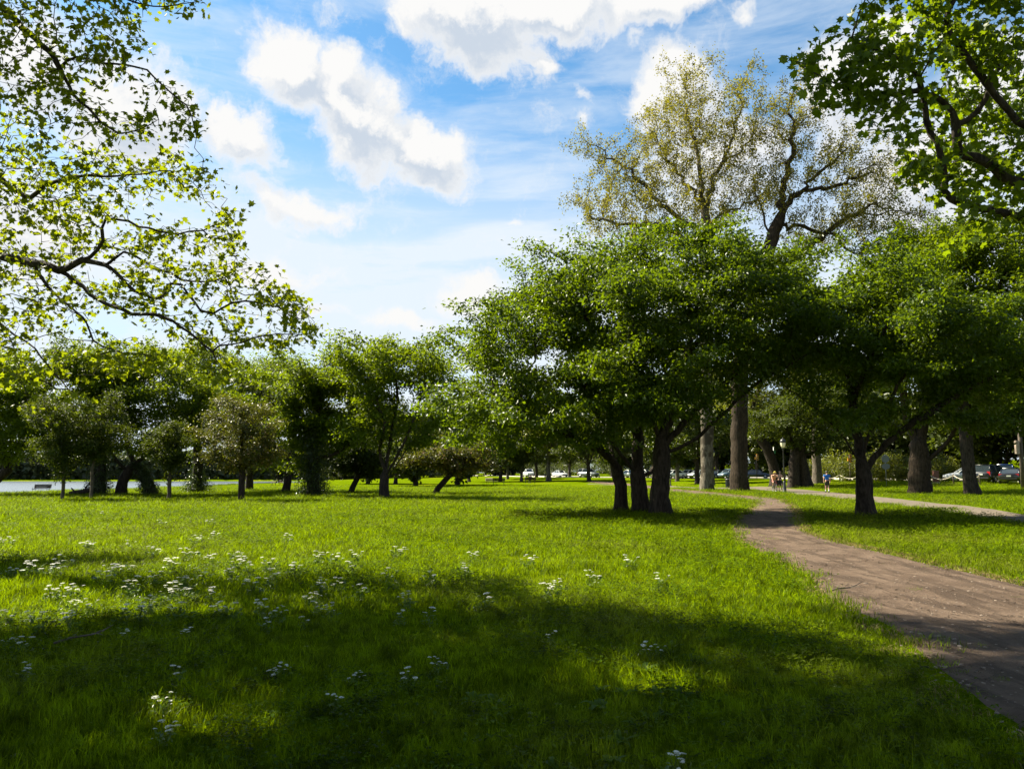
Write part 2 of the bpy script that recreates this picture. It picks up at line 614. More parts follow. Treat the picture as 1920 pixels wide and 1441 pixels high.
xs = axis((-700, -120, 30), (-120, -60, 4), (-60, -20, 1.5), (-20, 20, .5), (20, 60, 1.5), (60, 130, 5), (130, 700, 38))
ys = axis((-60, 0, 4), (0, 70, .5), (70, 200, 2), (200, 340, 5), (340, 900, 40))
ground = tag(link('ground', grid_mesh('ground', xs, ys, land), M['lawn']), 'green lawn sloping down to the river', kind='structure')
river = tag(link('river', grid_mesh('river', axis((-700, -60, 20)), axis((-60, 320, 20)), lambda x, y: np.full(len(x), WATER_Z)), M['water']), 'calm pale river behind the trees', kind='structure')

# edges of the dirt path, near to far, read off the photograph and laid on the ground
DL = [Vector((2.4, -8, 0)), Vector((2.6, 0, 0)), Vector((2.8, 3.2, 0))] + [G(*p) for p in
      [(1905, 1400), (1790, 1335), (1725, 1270), (1640, 1182), (1535, 1122), (1490, 1072), (1430, 1040), (1376, 1000), (1380, 974), (1412, 948), (1402, 938), (1335, 929), (1250, 921), (1165, 909), (1100, 903)]]
DR = [Vector((7.5, -8, 0)), Vector((7.7, 0, 0)), Vector((7.9, 6, 0))] + [G(*p) for p in
      [(1990, 1108), (1920, 1092), (1830, 1072), (1750, 1055), (1650, 1030), (1565, 1011), (1512, 990), (1498, 962), (1478, 941), (1440, 933), (1340, 923), (1252, 915), (1168, 905), (1103, 901)]]
PL = [G(*p) for p in [(2100, 1020), (1920, 984), (1800, 963), (1700, 950), (1640, 942), (1560, 933), (1480, 925), (1420, 918)]] + [foot(1330, 84), foot(1240, 96), foot(1100, 118)]
PR = [G(*p) for p in [(2150, 992), (1920, 963), (1800, 946), (1700, 936), (1620, 927), (1545, 920), (1480, 915), (1425, 911)]] + [foot(1340, 88), foot(1250, 101), foot(1105, 123)]


def arc_resample(pts, n):
    c = catmull([(p.x, p.y) for p in pts], 14)
    s = np.concatenate([[0], np.cumsum(np.hypot(*np.diff(c, axis=0).T))])
    t = np.linspace(0, s[-1], n)
    return np.stack([np.interp(t, s, c[:, 0]), np.interp(t, s, c[:, 1])], 1)


def strip(name, L, R, mat, n, m, lift, wob, seed):
    l, r = arc_resample(L, n), arc_resample(R, n)
    # pair stations so that rungs run across the strip
    rng = np.random.default_rng(seed)
    def wobble(k):
        x = np.zeros(n)
        for f in (3, 7, 15, 31, 63):
            x += np.sin(np.linspace(0, 2 * np.pi * f, n) + rng.uniform(0, 6.28)) / f ** .55
        return x * wob
    d = r - l
    w = np.hypot(d[:, 0], d[:, 1])[:, None]
    u = d / w
    l = l + u * wobble(0)[:, None]; r = r + u * wobble(1)[:, None]
    t = np.linspace(0, 1, m)[None, :, None]
    P = l[:, None, :] * (1 - t) + r[:, None, :] * t
    X, Y = P[..., 0].ravel(), P[..., 1].ravel()
    edge = (np.minimum(t[0, :, 0], 1 - t[0, :, 0]) * 2)[None, :].repeat(n, 0).ravel()
    Z = land(X, Y) + lift * np.clip(edge * 5, -.2, 1)
    Z = np.where(edge == 0, Z - .02, Z)
    i = (np.arange(n - 1)[:, None] * m + np.arange(m - 1)[None, :]).ravel()
    o = link(name, mesh_np(name, np.stack([X, Y, Z], 1), np.stack([i, i + 1, i + m + 1, i + m], 1), True), mat)
    return o, np.concatenate([l, r[::-1]])


dirt, DIRT_POLY = strip('dirt_path', DL, DR, M['dirt'], 320, 13, .018, .15, 3)
tag(dirt, 'worn brown dirt path curving past the trees', kind='structure')
paved, PAVED_POLY = strip('paved_path', PL, PR, M['asphalt_path'], 160, 7, .03, .02, 4)
tag(paved, 'pale paved walking path crossing behind the right tree', kind='structure')


def offset(c, d):
    t = np.gradient(c, axis=0)
    t /= np.hypot(t[:, 0], t[:, 1])[:, None]
    return c + np.stack([-t[:, 1], t[:, 0]], 1) * d


RL, RR = offset(ROAD_C, 4.6), offset(ROAD_C, -4.6)          # RL is the park side


def ribbon(name, a, b, mat, lift, m=4):
    n = len(a)
    t = np.linspace(0, 1, m)[None, :, None]
    P = a[:, None, :] * (1 - t) + b[:, None, :] * t
    X, Y = P[..., 0].ravel(), P[..., 1].ravel()
    i = (np.arange(n - 1)[:, None] * m + np.arange(m - 1)[None, :]).ravel()
    return link(name, mesh_np(name, np.stack([X, Y, land(X, Y) + lift], 1), np.stack([i, i + m, i + m + 1, i + 1], 1), True), mat)


road = tag(ribbon('road', RL, RR, M['asphalt'], .05, 8), 'grey asphalt road behind the parked cars', kind='structure')
tag(ribbon('road_marking', offset(ROAD_C, .12), offset(ROAD_C, -.12), M['road_paint'], .075, 2), 'yellow centre line along the road', kind='structure')
ROAD_POLY = np.concatenate([offset(ROAD_C, 5.0), offset(ROAD_C, -5.0)[::-1]])


def kerb(a, b):
    n = len(a)
    za, zb = land(a[:, 0], a[:, 1]), land(b[:, 0], b[:, 1])
    V = np.concatenate([np.c_[a, za - .1], np.c_[a, za + .17], np.c_[b, za + .17], np.c_[b, zb - .1]])
    i = np.arange(n - 1)
    F = np.concatenate([np.stack([i + k * n, i + 1 + k * n, i + 1 + (k + 1) * n, i + (k + 1) * n], 1) for k in range(3)])
    return tag(link('kerb', mesh_np('kerb', V, F), M['concrete']), 'pale concrete kerb edging the road', kind='structure')


kerb(offset(ROAD_C, 4.9), offset(ROAD_C, 4.65))
kerb(offset(ROAD_C, -4.65), offset(ROAD_C, -4.9))


def inside(poly, X, Y):
    res = np.zeros(len(X), bool)
    x0, y0 = poly[:, 0], poly[:, 1]
    x1, y1 = np.roll(x0, -1), np.roll(y0, -1)
    for a, b, c, d in zip(x0, y0, x1, y1):
        if b == d: continue
        m = ((b > Y) != (d > Y)) & (X < (c - a) * (Y - b) / (d - b) + a)
        res ^= m
    return res


# ------------------------------------------------------------------ grass
def blade_tuft(name, seed, n, rad, hmin, hmax, width, lean=.5):
    rng = np.random.default_rng(seed)
    a, r = rng.uniform(0, 6.283, n), rad * np.sqrt(rng.uniform(0, 1, n))
    base = np.stack([r * np.cos(a), r * np.sin(a), np.full(n, -.01)], 1)
    h = rng.uniform(hmin, hmax, n)
    la = rng.uniform(0, 6.283, n)
    ln = rng.uniform(.05, lean, n) * h
    ld = np.stack([np.cos(la), np.sin(la), np.zeros(n)], 1)
    fa = rng.uniform(0, 6.283, n)
    side = np.stack([np.cos(fa), np.sin(fa), np.zeros(n)], 1) * (width * rng.uniform(.6, 1.3, n))[:, None]
    up = np.array([0, 0, 1.0])
    midp = base + up * (h * .55)[:, None] + ld * (ln * .3)[:, None]
    tip = base + up * (h * (1 - .25 * ln / h))[:, None] + ld * (ln * 1.15)[:, None]
    V = np.stack([base - side, base + side, midp + side * .8, midp - side * .8, tip], 1).reshape(-1, 3)
    i = np.arange(n)[:, None] * 5
    F = np.concatenate([i + [0, 1, 2], i + [0, 2, 3], i + [3, 2, 4]])
    return mesh_np(name, V, F)


def broad_tuft(name, seed, n):
    """clover and plantain: small flat leaves held low"""
    rng = np.random.default_rng(seed)
    V, F = [], []
    for k in range(n):
        c = np.array([*(rng.normal(0, .10, 2)), rng.uniform(.03, .08)])
        a = rng.uniform(0, 6.28); L = rng.uniform(.018, .042); Wd = L * rng.uniform(.35, .7)
        d = np.array([math.cos(a), math.sin(a), rng.uniform(-.2, .5)]); s = np.array([-math.sin(a), math.cos(a), 0])
        b = len(V)
        V += [c, c + d * L * .5 + s * Wd * .5 + [0, 0, .006], c + d * L, c + d * L * .5 - s * Wd * .5 + [0, 0, .006]]
        F += [(b, b + 1, b + 2), (b, b + 2, b + 3)]
    return mesh_np(name, V, F)


def blade_mat(name, dark, light, trans, tfac=.4, dry=(.135, .130, .022)):
    m, q, out = base_mat(name)
    geo = q.new('ShaderNodeNewGeometry'); oi = q.new('ShaderNodeObjectInfo')
    tc = q.new('ShaderNodeTexCoord')
    mid = q.noise(geo.outputs['Position'], .9, 4, .6)
    f = q.math('ADD', q.math('MULTIPLY', q.math('POWER', geo.outputs['Random Per Island'], 1.6), .7), q.math('MULTIPLY', q.maprange(mid, .32, .68), .42), clamp=True)
    col = q.mix(f, dark, light)
    worn = q.noise(geo.outputs['Position'], .16, 5, .62)
    worn = q.math('MULTIPLY', q.maprange(worn, .47, .64), .75)
    col = q.mix(worn, col, dry)
    clot = q.noise(geo.outputs['Position'], 5.5, 5, .7)
    clot = q.maprange(clot, .36, .64, .30, 1.55)
    cc = q.new('ShaderNodeCombineColor')
    for k_ in range(3): q.put(cc.inputs[k_], clot)
    col = q.mix(1.0, col, cc.outputs[0], 'MULTIPLY')
    b = q.new('ShaderNodeBsdfPrincipled'); q.put(b.inputs['Base Color'], col)
    b.inputs['Roughness'].default_value = .5; b.inputs['Specular IOR Level'].default_value = .05
    tr = q.new('ShaderNodeBsdfTranslucent'); q.put(tr.inputs['Color'], q.mix(1.0, q.mix(f, tuple(x * .7 for x in trans), trans), cc.outputs[0], 'MULTIPLY'))
    mx = q.new('ShaderNodeMixShader'); mx.inputs[0].default_value = tfac
    q.t.links.new(b.outputs[0], mx.inputs[1]); q.t.links.new(tr.outputs[0], mx.inputs[2])
    q.t.links.new(mx.outputs[0], out.inputs['Surface'])
    return m


M['grass'] = blade_mat('grass', (.009, .028, .001), (.122, .178, .001), (.285, .395, .001))
M['dry_grass'] = blade_mat('dry_grass', (.20, .15, .06), (.34, .26, .12), (.30, .22, .08), .3)
M['clover'] = blade_mat('clover', (.016, .042, .001), (.066, .112, .002), (.165, .24, .001), .35)


def scatter(name, pts, rot, scl, kinds, sources, mat, label, cat=None):
    me = bpy.data.meshes.new(name)
    me.vertices.add(len(pts))
    me.vertices.foreach_set('co', np.asarray(pts, np.float32).ravel())
    at_ = me.attributes.new('rot', 'FLOAT_VECTOR', 'POINT'); at_.data.foreach_set('vector', np.asarray(rot, np.float32).ravel())
    at_ = me.attributes.new('scl', 'FLOAT_VECTOR', 'POINT'); at_.data.foreach_set('vector', np.asarray(scl, np.float32).ravel())
    at_ = me.attributes.new('pick', 'INT', 'POINT'); at_.data.foreach_set('value', np.asarray(kinds, np.int32).ravel())
    me.update()
    o = link(name, me)
    gt = bpy.data.node_groups.new(name + '_scatter', 'GeometryNodeTree')
    gt.interface.new_socket('Geometry', in_out='INPUT', socket_type='NodeSocketGeometry')
    gt.interface.new_socket('Geometry', in_out='OUTPUT', socket_type='NodeSocketGeometry')
    nn, ll = gt.nodes, gt.links
    gi, go = nn.new('NodeGroupInput'), nn.new('NodeGroupOutput')
    join = nn.new('GeometryNodeJoinGeometry')
    for s in sources:
        so = bpy.data.objects.new(s.name, s)
        if not s.materials: s.materials.append(mat)
        oi = nn.new('GeometryNodeObjectInfo'); oi.inputs['Object'].default_value = so; oi.inputs['As Instance'].default_value = True
        ll.new(oi.outputs['Geometry'], join.inputs[0])
    iop = nn.new('GeometryNodeInstanceOnPoints')
    ll.new(gi.outputs[0], iop.inputs['Points']); ll.new(join.outputs[0], iop.inputs['Instance'])
    iop.inputs['Pick Instance'].default_value = True
    for nm, ty, so in (('pick', 'INT', 'Instance Index'), ('rot', 'FLOAT_VECTOR', 'Rotation'), ('scl', 'FLOAT_VECTOR', 'Scale')):
        na = nn.new('GeometryNodeInputNamedAttribute'); na.data_type = ty; na.inputs['Name'].default_value = nm
        if so == 'Rotation':
            er = nn.new('FunctionNodeEulerToRotation'); ll.new(na.outputs['Attribute'], er.inputs[0]); ll.new(er.outputs[0], iop.inputs[so])
        else:
            ll.new(na.outputs['Attribute'], iop.inputs[so])
    ll.new(iop.outputs[0], go.inputs[0])
    md = o.modifiers.new('scatter', 'NODES'); md.node_group = gt
    return tag(o, label, cat, kind='stuff')


def polar_points(rng, d0, d1, dens, half=.80):
    """points in the wedge before the camera; dens(d) per square metre"""
    out = []
    edges = np.geomspace(d0, d1, 40)
    for a, b in zip(edges, edges[1:]):
        n = rng.poisson(dens((a + b) / 2) * (b - a) * 2 * half * (a + b) / 2)
        y = rng.uniform(a, b, n); x = rng.uniform(-half, half, n) * y
        out.append(np.stack([x, y], 1))
    return np.concatenate(out)


BASES = []           # where stems meet the lawn: the mower leaves longer grass there


def build_grass():
    rng = np.random.default_rng(11)
    P = polar_points(rng, 2.6, 105, lambda d: 60 * min(1, (5 / d)) ** 1.3 * min(1, max(.08, (108 - d) / 45)))
    jit = P + rng.normal(0, .17, P.shape)
    ok = ~inside(DIRT_POLY, jit[:, 0], jit[:, 1]) & ~inside(PAVED_POLY, P[:, 0], P[:, 1]) & ~inside(ROAD_POLY, P[:, 0], P[:, 1]) & (P[:, 0] > -70)
    stray = inside(DIRT_POLY, P[:, 0], P[:, 1]) & (rng.uniform(0, 1, len(P)) < .030)
    st = stray[ok | stray]
    P = P[ok | stray]
    d = np.hypot(P[:, 0], P[:, 1])
    nz = np.array([mnoise.noise(Vector((x * .55, y * .55, 0))) for x, y in P])
    nz2 = np.array([mnoise.noise(Vector((x * 1.9, y * 1.9, 7))) for x, y in P])
    s = (.74 + .55 * nz + .55 * nz2 + rng.normal(0, .14, len(P))).clip(.25, 2.0)
    grow = (d / 5).clip(1, 12) ** .55
    scl = np.stack([grow * 1.1, grow * 1.1, s * grow ** .35], 1)
    scl[st] = scl[st] * np.array([.35, .35, .45])
    rot = np.stack([rng.normal(0, .12, len(P)), rng.normal(0, .12, len(P)), rng.uniform(0, 6.28, len(P))], 1)
    src = [blade_tuft('tuft_%d' % k, 20 + k, 88, .20, .045, .115, .0023) for k in range(4)] + [blade_tuft('tuft_tall', 31, 56, .18, .09, .19, .0024, .8)]
    kinds = rng.integers(0, 4, len(P)); kinds[(nz + nz2 > .35) & (rng.uniform(0, 1, len(P)) < .45)] = 4
    for bx, by, br in BASES:
        n = int(26 + 60 * br)
        a = rng.uniform(0, 6.28, n); rr = br + np.abs(rng.normal(0, .35, n))
        Q = np.stack([bx + rr * np.cos(a), by + rr * np.sin(a)], 1)
        P = np.concatenate([P, Q])
        scl = np.concatenate([scl, np.stack([np.full(n, 1.5), np.full(n, 1.5), rng.uniform(1.0, 2.2, n)], 1)])
        rot = np.concatenate([rot, np.stack([rng.normal(0, .15, n), rng.normal(0, .15, n), rng.uniform(0, 6.28, n)], 1)])
        kinds = np.concatenate([kinds, np.full(n, 4)])
    scatter('grass', np.c_[P, land(P[:, 0], P[:, 1])], rot, scl, kinds, src, M['grass'], 'short green lawn grass blades across the meadow', 'grass')
    # clover and other flat leaves between the blades
    P = polar_points(rng, 3.0, 34, lambda d: 16 * min(1, (6 / d)) ** 1.2)
    nz = np.array([mnoise.noise(Vector((x * .35 + 9, y * .35, 3))) for x, y in P])
    P = P[(nz + .1 * (P[:, 0] > -2) > .02) & ~inside(DIRT_POLY, P[:, 0], P[:, 1]) & ~inside(PAVED_POLY, P[:, 0], P[:, 1])]
    d = np.hypot(P[:, 0], P[:, 1])
    sc = (d / 6).clip(1, 6) ** .5
    scatter('clover', np.c_[P, land(P[:, 0], P[:, 1])], np.c_[np.zeros((len(P), 2)), rng.uniform(0, 6.28, len(P))], np.c_[sc * 1.2, sc * 1.2, sc * 1.25], rng.integers(0, 3, len(P)),
            [broad_tuft('clover_%d' % k, 50 + k, 34) for k in range(3)], M['clover'], 'low clover and plantain leaves in the lawn', 'ground cover')
    # dry straw along the edges of the dirt path
    l, r = arc_resample(DL, 700), arc_resample(DR, 700)
    pts = []
    for k in range(700):
        for e, w, o in ((l[k], 1, .05), (r[k], 4, -.08)):
            for _ in range(w):
                if rng.uniform() < .7 and e[1] > 3:
                    u = (r[k] - l[k]) / np.hypot(*(r[k] - l[k]))
                    pts.append(e + u * o + rng.normal(0, .09, 2))
    P = np.array(pts)
    scatter('dry_grass', np.c_[P, land(P[:, 0], P[:, 1])], np.c_[np.zeros((len(P), 2)), rng.uniform(0, 6.28, len(P))], np.c_[np.full((len(P), 2), 1.2), rng.uniform(.5, 1.3, len(P))], rng.integers(0, 2, len(P)),
            [blade_tuft('straw_%d' % k, 70 + k, 40, .13, .03, .09, .004, 1.2) for k in range(2)], M['dry_grass'], 'dry tan grass fringe along the dirt path', 'grass')
    # loose grit and small stones on the path
    P = polar_points(rng, 3.0, 40, lambda d: 90 * min(1, (5 / d)) ** 1.5)
    P = P[inside(DIRT_POLY, P[:, 0], P[:, 1])]
    def pebble(seed):
        mb = MB(); rr = np.random.default_rng(seed)
        bmesh.ops.create_icosphere(mb.bm, subdivisions=1, radius=.012)
        for v in mb.bm.verts: v.co = Vector((v.co.x * 1.3, v.co.y, v.co.z * .6)) * rr.uniform(.75, 1.25)
        return mb.mesh('pebble_%d' % seed)
    M['pebble'] = plain('pebble', (.20, .15, .115), .9, var=.35, scale=9)
    s = rng.lognormal(-.45, .5, len(P)).clip(.25, 2.4)
    scatter('gravel', np.c_[P, land(P[:, 0], P[:, 1]) + .019], np.c_[np.zeros((len(P), 2)), rng.uniform(0, 6.28, len(P))], np.c_[s, s, s], rng.integers(0, 3, len(P)),
            [pebble(k) for k in range(3)], M['pebble'], 'loose grit and pebbles on the dirt path', 'gravel')

    # bark chips, dead leaves and bits of twig on the path
    P = polar_points(rng, 3.0, 30, lambda d: 26 * min(1, (6 / d)) ** 1.3)
    nz = np.array([mnoise.noise(Vector((x * .7 + 5, y * .7, 1))) for x, y in P])
    P = P[inside(DIRT_POLY, P[:, 0], P[:, 1]) & (nz > -.05)]
    def chip(seed):
        rr = np.random.default_rng(seed)
        n = 7
        c = rr.normal(0, .05, (n, 3)); c[:, 2] = rr.uniform(0, .012, n)
        v, f = leaves_vf(c, rr.uniform(.02, .06, n), rr, (LEAF_OVAL[0] * np.array([1, rr.uniform(.3, .9), 1]), LEAF_OVAL[1]), upw=2.5, spread=.4)
        return mesh_np('chip_%d' % seed, v, f)
    M['chip'] = plain('chip', (.060, .040, .026), .9, var=.5, scale=5)
    s = rng.uniform(.5, 1.3, len(P))
    scatter('path_litter', np.c_[P, land(P[:, 0], P[:, 1]) + .021], np.c_[np.zeros((len(P), 2)), rng.uniform(0, 6.28, len(P))], np.c_[s, s, s], rng.integers(0, 3, len(P)),
            [chip(k) for k in range(3)], M['chip'], 'dead leaves and bark chips littering the dirt path', 'litter')
# ------------------------------------------------------------------ trees: limbs grown towards points in the crown, leaves on the twigs
def smooth_poly(pts, step, rng, wig):
    c = catmull(pts, 8)
    s = np.concatenate([[0], np.cumsum(np.linalg.norm(np.diff(c, axis=0), axis=1))])
    n = max(2, int(s[-1] / step) + 1)
    t = np.linspace(0, s[-1], n)
    P = np.stack([np.interp(t, s, c[:, k]) for k in range(3)], 1)
    w = rng.normal(0, wig, P.shape); w[0] = 0
    return P + w


def grow(polys, A, step, di, dk, rng, iters=140, jitter=.25, up=.0, wig=.02):
    """space colonisation; polys[0] is the stem, the others are limbs that fork from what is there"""
    pos, par = [], []
    for k, pl in enumerate(polys):
        P = smooth_poly(pl, step, rng, wig if k else min(wig, .03))
        if k == 0:
            prev = -1
        else:
            prev = int(np.argmin(np.linalg.norm(np.array(pos) - P[0], axis=1)))
            P = P[1:]
        for p in P:
            pos.append(p); par.append(prev); prev = len(pos) - 1
    pos, par = np.array(pos), list(par)
    if len(A):
        A = A.copy()
        D = np.full(len(A), 1e9); Nn = np.zeros(len(A), int)
        for k in range(0, len(pos), 200):
            d = np.linalg.norm(A[:, None, :] - pos[None, k:k + 200, :], axis=2)
            j = d.argmin(1); dm = d[np.arange(len(A)), j]
            m = dm < D; D[m] = dm[m]; Nn[m] = j[m] + k
        kids = np.zeros(len(pos), int)
        for it in range(iters):
            keep = D > dk
            A, D, Nn = A[keep], D[keep], Nn[keep]
            if not len(A): break
            act = D < di
            if not act.any():
                act = D <= np.sort(D)[min(len(D) - 1, 6)]
            dirs = (A[act] - pos[Nn[act]]) / D[act][:, None]
            acc = np.zeros((len(pos), 3)); np.add.at(acc, Nn[act], dirs)
            idx = np.unique(Nn[act])
            idx = idx[kids[idx] < 4]
            if not len(idx): break
            v = acc[idx]; v /= np.linalg.norm(v, axis=1)[:, None] + 1e-9
            v += rng.normal(0, jitter, v.shape); v[:, 2] += up
            v /= np.linalg.norm(v, axis=1)[:, None] + 1e-9
            new = pos[idx] + v * step
            base = len(pos)
            pos = np.concatenate([pos, new]); par += list(idx)
            np.add.at(kids, idx, 1); kids = np.concatenate([kids, np.zeros(len(new), int)])
            d = np.linalg.norm(A[:, None, :] - new[None], axis=2)
            j = d.argmin(1); dm = d[np.arange(len(A)), j]
            m = dm < D; D[m] = dm[m]; Nn[m] = j[m] + base
    return pos, np.array(par)


def radii(pos, par, rbase, rtip):
    n = len(pos)
    cnt = np.zeros(n); has = np.zeros(n, bool)
    has[par[par >= 0]] = True
    cnt[~has] = 1
    for i in range(n - 1, 0, -1):
        cnt[par[i]] += cnt[i]
    p = math.log(max(cnt[0], 3)) / math.log(rbase / rtip)
    return rtip * cnt ** (1 / p)


def edge_prisms(p0, r0, p1, r1, sides=3):
    t = p1 - p0
    t /= np.linalg.norm(t, axis=1)[:, None] + 1e-9
    ref = np.where(np.abs(t[:, 2:3]) < .8, np.array([[0, 0, 1.0]]), np.array([[1.0, 0, 0]]))
    a = np.cross(t, ref); a /= np.linalg.norm(a, axis=1)[:, None] + 1e-9
    b = np.cross(t, a)
    ang = np.arange(sides) * 2 * np.pi / sides
    o = a[:, None, :] * np.cos(ang)[None, :, None] + b[:, None, :] * np.sin(ang)[None, :, None]
    V = np.concatenate([p0[:, None, :] + o * r0[:, None, None], p1[:, None, :] + o * r1[:, None, None]], 1).reshape(-1, 3)
    i = np.arange(len(p0))[:, None] * 2 * sides
    F = np.concatenate([np.concatenate([i + k, i + (k + 1) % sides, i + sides + (k + 1) % sides, i + sides + k], 1) for k in range(sides)])
    return V, F


def chain_tube(P, R, sides, flare, rng, rough):
    n = len(P)
    t = np.gradient(P, axis=0); t /= np.linalg.norm(t, axis=1)[:, None] + 1e-9
    a = np.cross(t[0], [1.0, 0, 0] if abs(t[0][0]) < .8 else [0, 1.0, 0]); a /= np.linalg.norm(a)
    ang = np.arange(sides) * 2 * np.pi / sides
    ph = rng.uniform(0, 6.28, 4)
    V = np.zeros((n, sides, 3))
    for i in range(n):
        a = a - t[i] * (a @ t[i]); a /= np.linalg.norm(a) + 1e-9
        b = np.cross(t[i], a)
        fl = flare * math.exp(-max(P[i, 2] - P[0, 2], 0) / (1.6 * R[0])) if flare else 0
        k = 1 + rough * (np.sin(3 * ang + ph[0] + i * .21) * .5 + np.sin(5 * ang + ph[1] - i * .13) * .4 + rng.normal(0, .35, sides)) + fl * (1 + .55 * np.sin(5 * ang + ph[2]))
        V[i] = P[i] + (a[None] * np.cos(ang)[:, None] + b[None] * np.sin(ang)[:, None]) * (R[i] * k)[:, None]
    V = V.reshape(-1, 3)
    i = (np.arange(n - 1)[:, None] * sides + np.arange(sides)[None]).ravel()
    j = (np.arange(n - 1)[:, None] * sides + (np.arange(sides)[None] + 1) % sides).ravel()
    return V, np.stack([i, j, j + sides, i + sides], 1)


def wood_meshes(pos, par, rad, rng, limb_r, flare=.5, max_limbs=9, rough=.05, sub=2):
    """-> stem (V,F), list of limbs, rest"""
    n = len(pos)
    kids = [[] for _ in range(n)]
    for i in range(1, n):
        kids[par[i]].append(i)
    main = [max(k, key=lambda c: rad[c]) if k else -1 for k in kids]
    thick = rad > .028
    starts = [0] + [i for i in range(1, n) if thick[i] and main[par[i]] != i]
    chains = []
    for s in starts:
        ch = [s] if s == 0 else [par[s], s]
        c = main[s]
        while c >= 0 and rad[c] > (.028 if s else limb_r * .5):
            ch.append(c); c = main[c]
        if s == 0 and len(ch) < 3:
            while c >= 0 and len(ch) < 3:
                ch.append(c); c = main[c]
        R = rad[ch].copy()
        if s: R[0] = R[1] * 1.15
        P = pos[ch].copy()
        if s == 0: P[0, 2] -= .12
        if s == 0 and len(ch) > 3:          # finer rings on the stem
            tt = np.arange(len(ch)); t2 = np.linspace(0, len(ch) - 1, (len(ch) - 1) * sub + 1)
            P = np.stack([np.interp(t2, tt, P[:, k]) for k in range(3)], 1); R = np.interp(t2, tt, R)
        sides = 14 if R[0] > .2 else 9 if R[0] > .08 else 6
        chains.append((rad[s], len(ch), chain_tube(P, R, sides, flare if s == 0 else 0, rng, rough if R[0] > .06 else 0), set(ch)))
        if s == 0: stem_set = set(ch)
    stem = chains[0][2]
    rest = sorted(chains[1:], key=lambda c: -c[0])
    limbs = [c[2] for c in rest if c[0] >= limb_r and c[1] > 3][:max_limbs]
    others = [c[2] for c in rest if not (c[0] >= limb_r and c[1] > 3)] + [c[2] for c in rest if c[0] >= limb_r and c[1] > 3][max_limbs:]
    done = set().union(*[c[3] for c in chains])
    th = np.array([i for i in range(1, n) if i not in done or not thick[i]], int)
    th = th[[not (i in stem_set) for i in th]] if len(th) else th
    if len(th):
        r1 = rad[th]; r0 = np.minimum(rad[par[th]], r1 * 1.5)
        others.append(edge_prisms(pos[par[th]], r0, pos[th], r1 * .9))
    return stem, limbs, others


def join_vf(parts):
    V, F, o = [], [], 0
    for v, f in parts:
        V.append(v); F.append(f + o); o += len(v)
    return np.concatenate(V), np.concatenate(F)


# leaf outlines (lying in xy, stalk at the origin, tip towards +x)
LEAF_OVAL = (np.array([[0, 0, 0], [.45, .27, .07], [1, 0, -.06], [.45, -.27, .07]]), np.array([[0, 2, 1], [0, 3, 2]]))
LEAF_LOBED = (np.array([[0, 0, 0], [.16, .34, .03], [.10, .58, .0], [.40, .36, .05], [.66, .56, -.02], [.66, .22, .05], [1.0, 0, -.05], [.66, -.22, .05], [.66, -.56, -.02], [.40, -.36, .05], [.10, -.58, .0], [.16, -.34, .03], [.40, 0, -.02]]),
              np.array([[12, k, (k + 1) % 12] for k in range(12)])[:, [0, 2, 1]])
LEAF_STRIP = (np.array([[0, 0, 0], [.5, .19, .05], [1, 0, -.15], [.5, -.19, .05]]), np.array([[0, 2, 1], [0, 3, 2]]))


def leaf_frames(C, size, rng, upw=.7, spread=.75, out=None, droop=.25):
    n = len(C)
    nv = rng.normal(0, spread, (n, 3)); nv[:, 2] += upw
    if out is not None: nv += out
    nv /= np.linalg.norm(nv, axis=1)[:, None] + 1e-9
    x = rng.normal(0, 1, (n, 3)); x[:, 2] -= droop * 2
    if out is not None: x += out * 1.2
    x -= nv * (x * nv).sum(1)[:, None]; x /= np.linalg.norm(x, axis=1)[:, None] + 1e-9
    y = np.cross(nv, x)
    return x, y, nv


def leaves_vf(C, size, rng, shape=LEAF_OVAL, **kw):
    x, y, z = leaf_frames(C, size, rng, **kw)
    T, F = shape
    V = C[:, None, :] + size[:, None, None] * (T[None, :, 0:1] * x[:, None] + T[None, :, 1:2] * y[:, None] + T[None, :, 2:3] * z[:, None])
    Fi = (F[None] + (np.arange(len(C)) * len(T))[:, None, None]).reshape(-1, 3)
    return V.reshape(-1, 3), Fi


def ellipsoid_points(ells, n, rng, shell=.35, clump=.0, cs=.5, zmin=None, tier=1.0):
    """ells: (centre, (rx, ry, rz)) in metres; fill by volume, a little denser to the outside, thinned by a noise to leave gaps"""
    vol = np.array([e[1][0] * e[1][1] * e[1][2] for e in ells]); vol = vol / vol.sum()
    out = []
    for (c, r), v in zip(ells, vol):
        k = int(n * v) + 1
        d = rng.normal(0, 1, (k * 2, 3)); d /= np.linalg.norm(d, axis=1)[:, None]
        q = rng.uniform(0, 1, k * 2) ** (1 / 3 * (1 - shell) + .01)
        rag = 1 + .42 * np.array([mnoise.noise(Vector(e * 2.0) + Vector(c)) for e in d])      # a ragged outline, not an egg
        P = np.array(c) + d * (q * rag)[:, None] * np.array(r)
        if clump > 0:
            nz = np.array([mnoise.noise(Vector((p[0] * cs, p[1] * cs, p[2] * cs * tier))) for p in P])
            P = P[nz > clump - .55]
        out.append(P[:k])
    P = np.concatenate(out)
    if zmin is not None: P = P[P[:, 2] > zmin]
    return P


def PXE(cx, cy, rx, ry, depth, rd=None):
    """an ellipsoid given by its outline in the photograph and its distance"""
    c = at(cx, cy, depth)
    s = depth / FPX
    return (tuple(c), (rx * s, rd if rd else rx * s, ry * s))


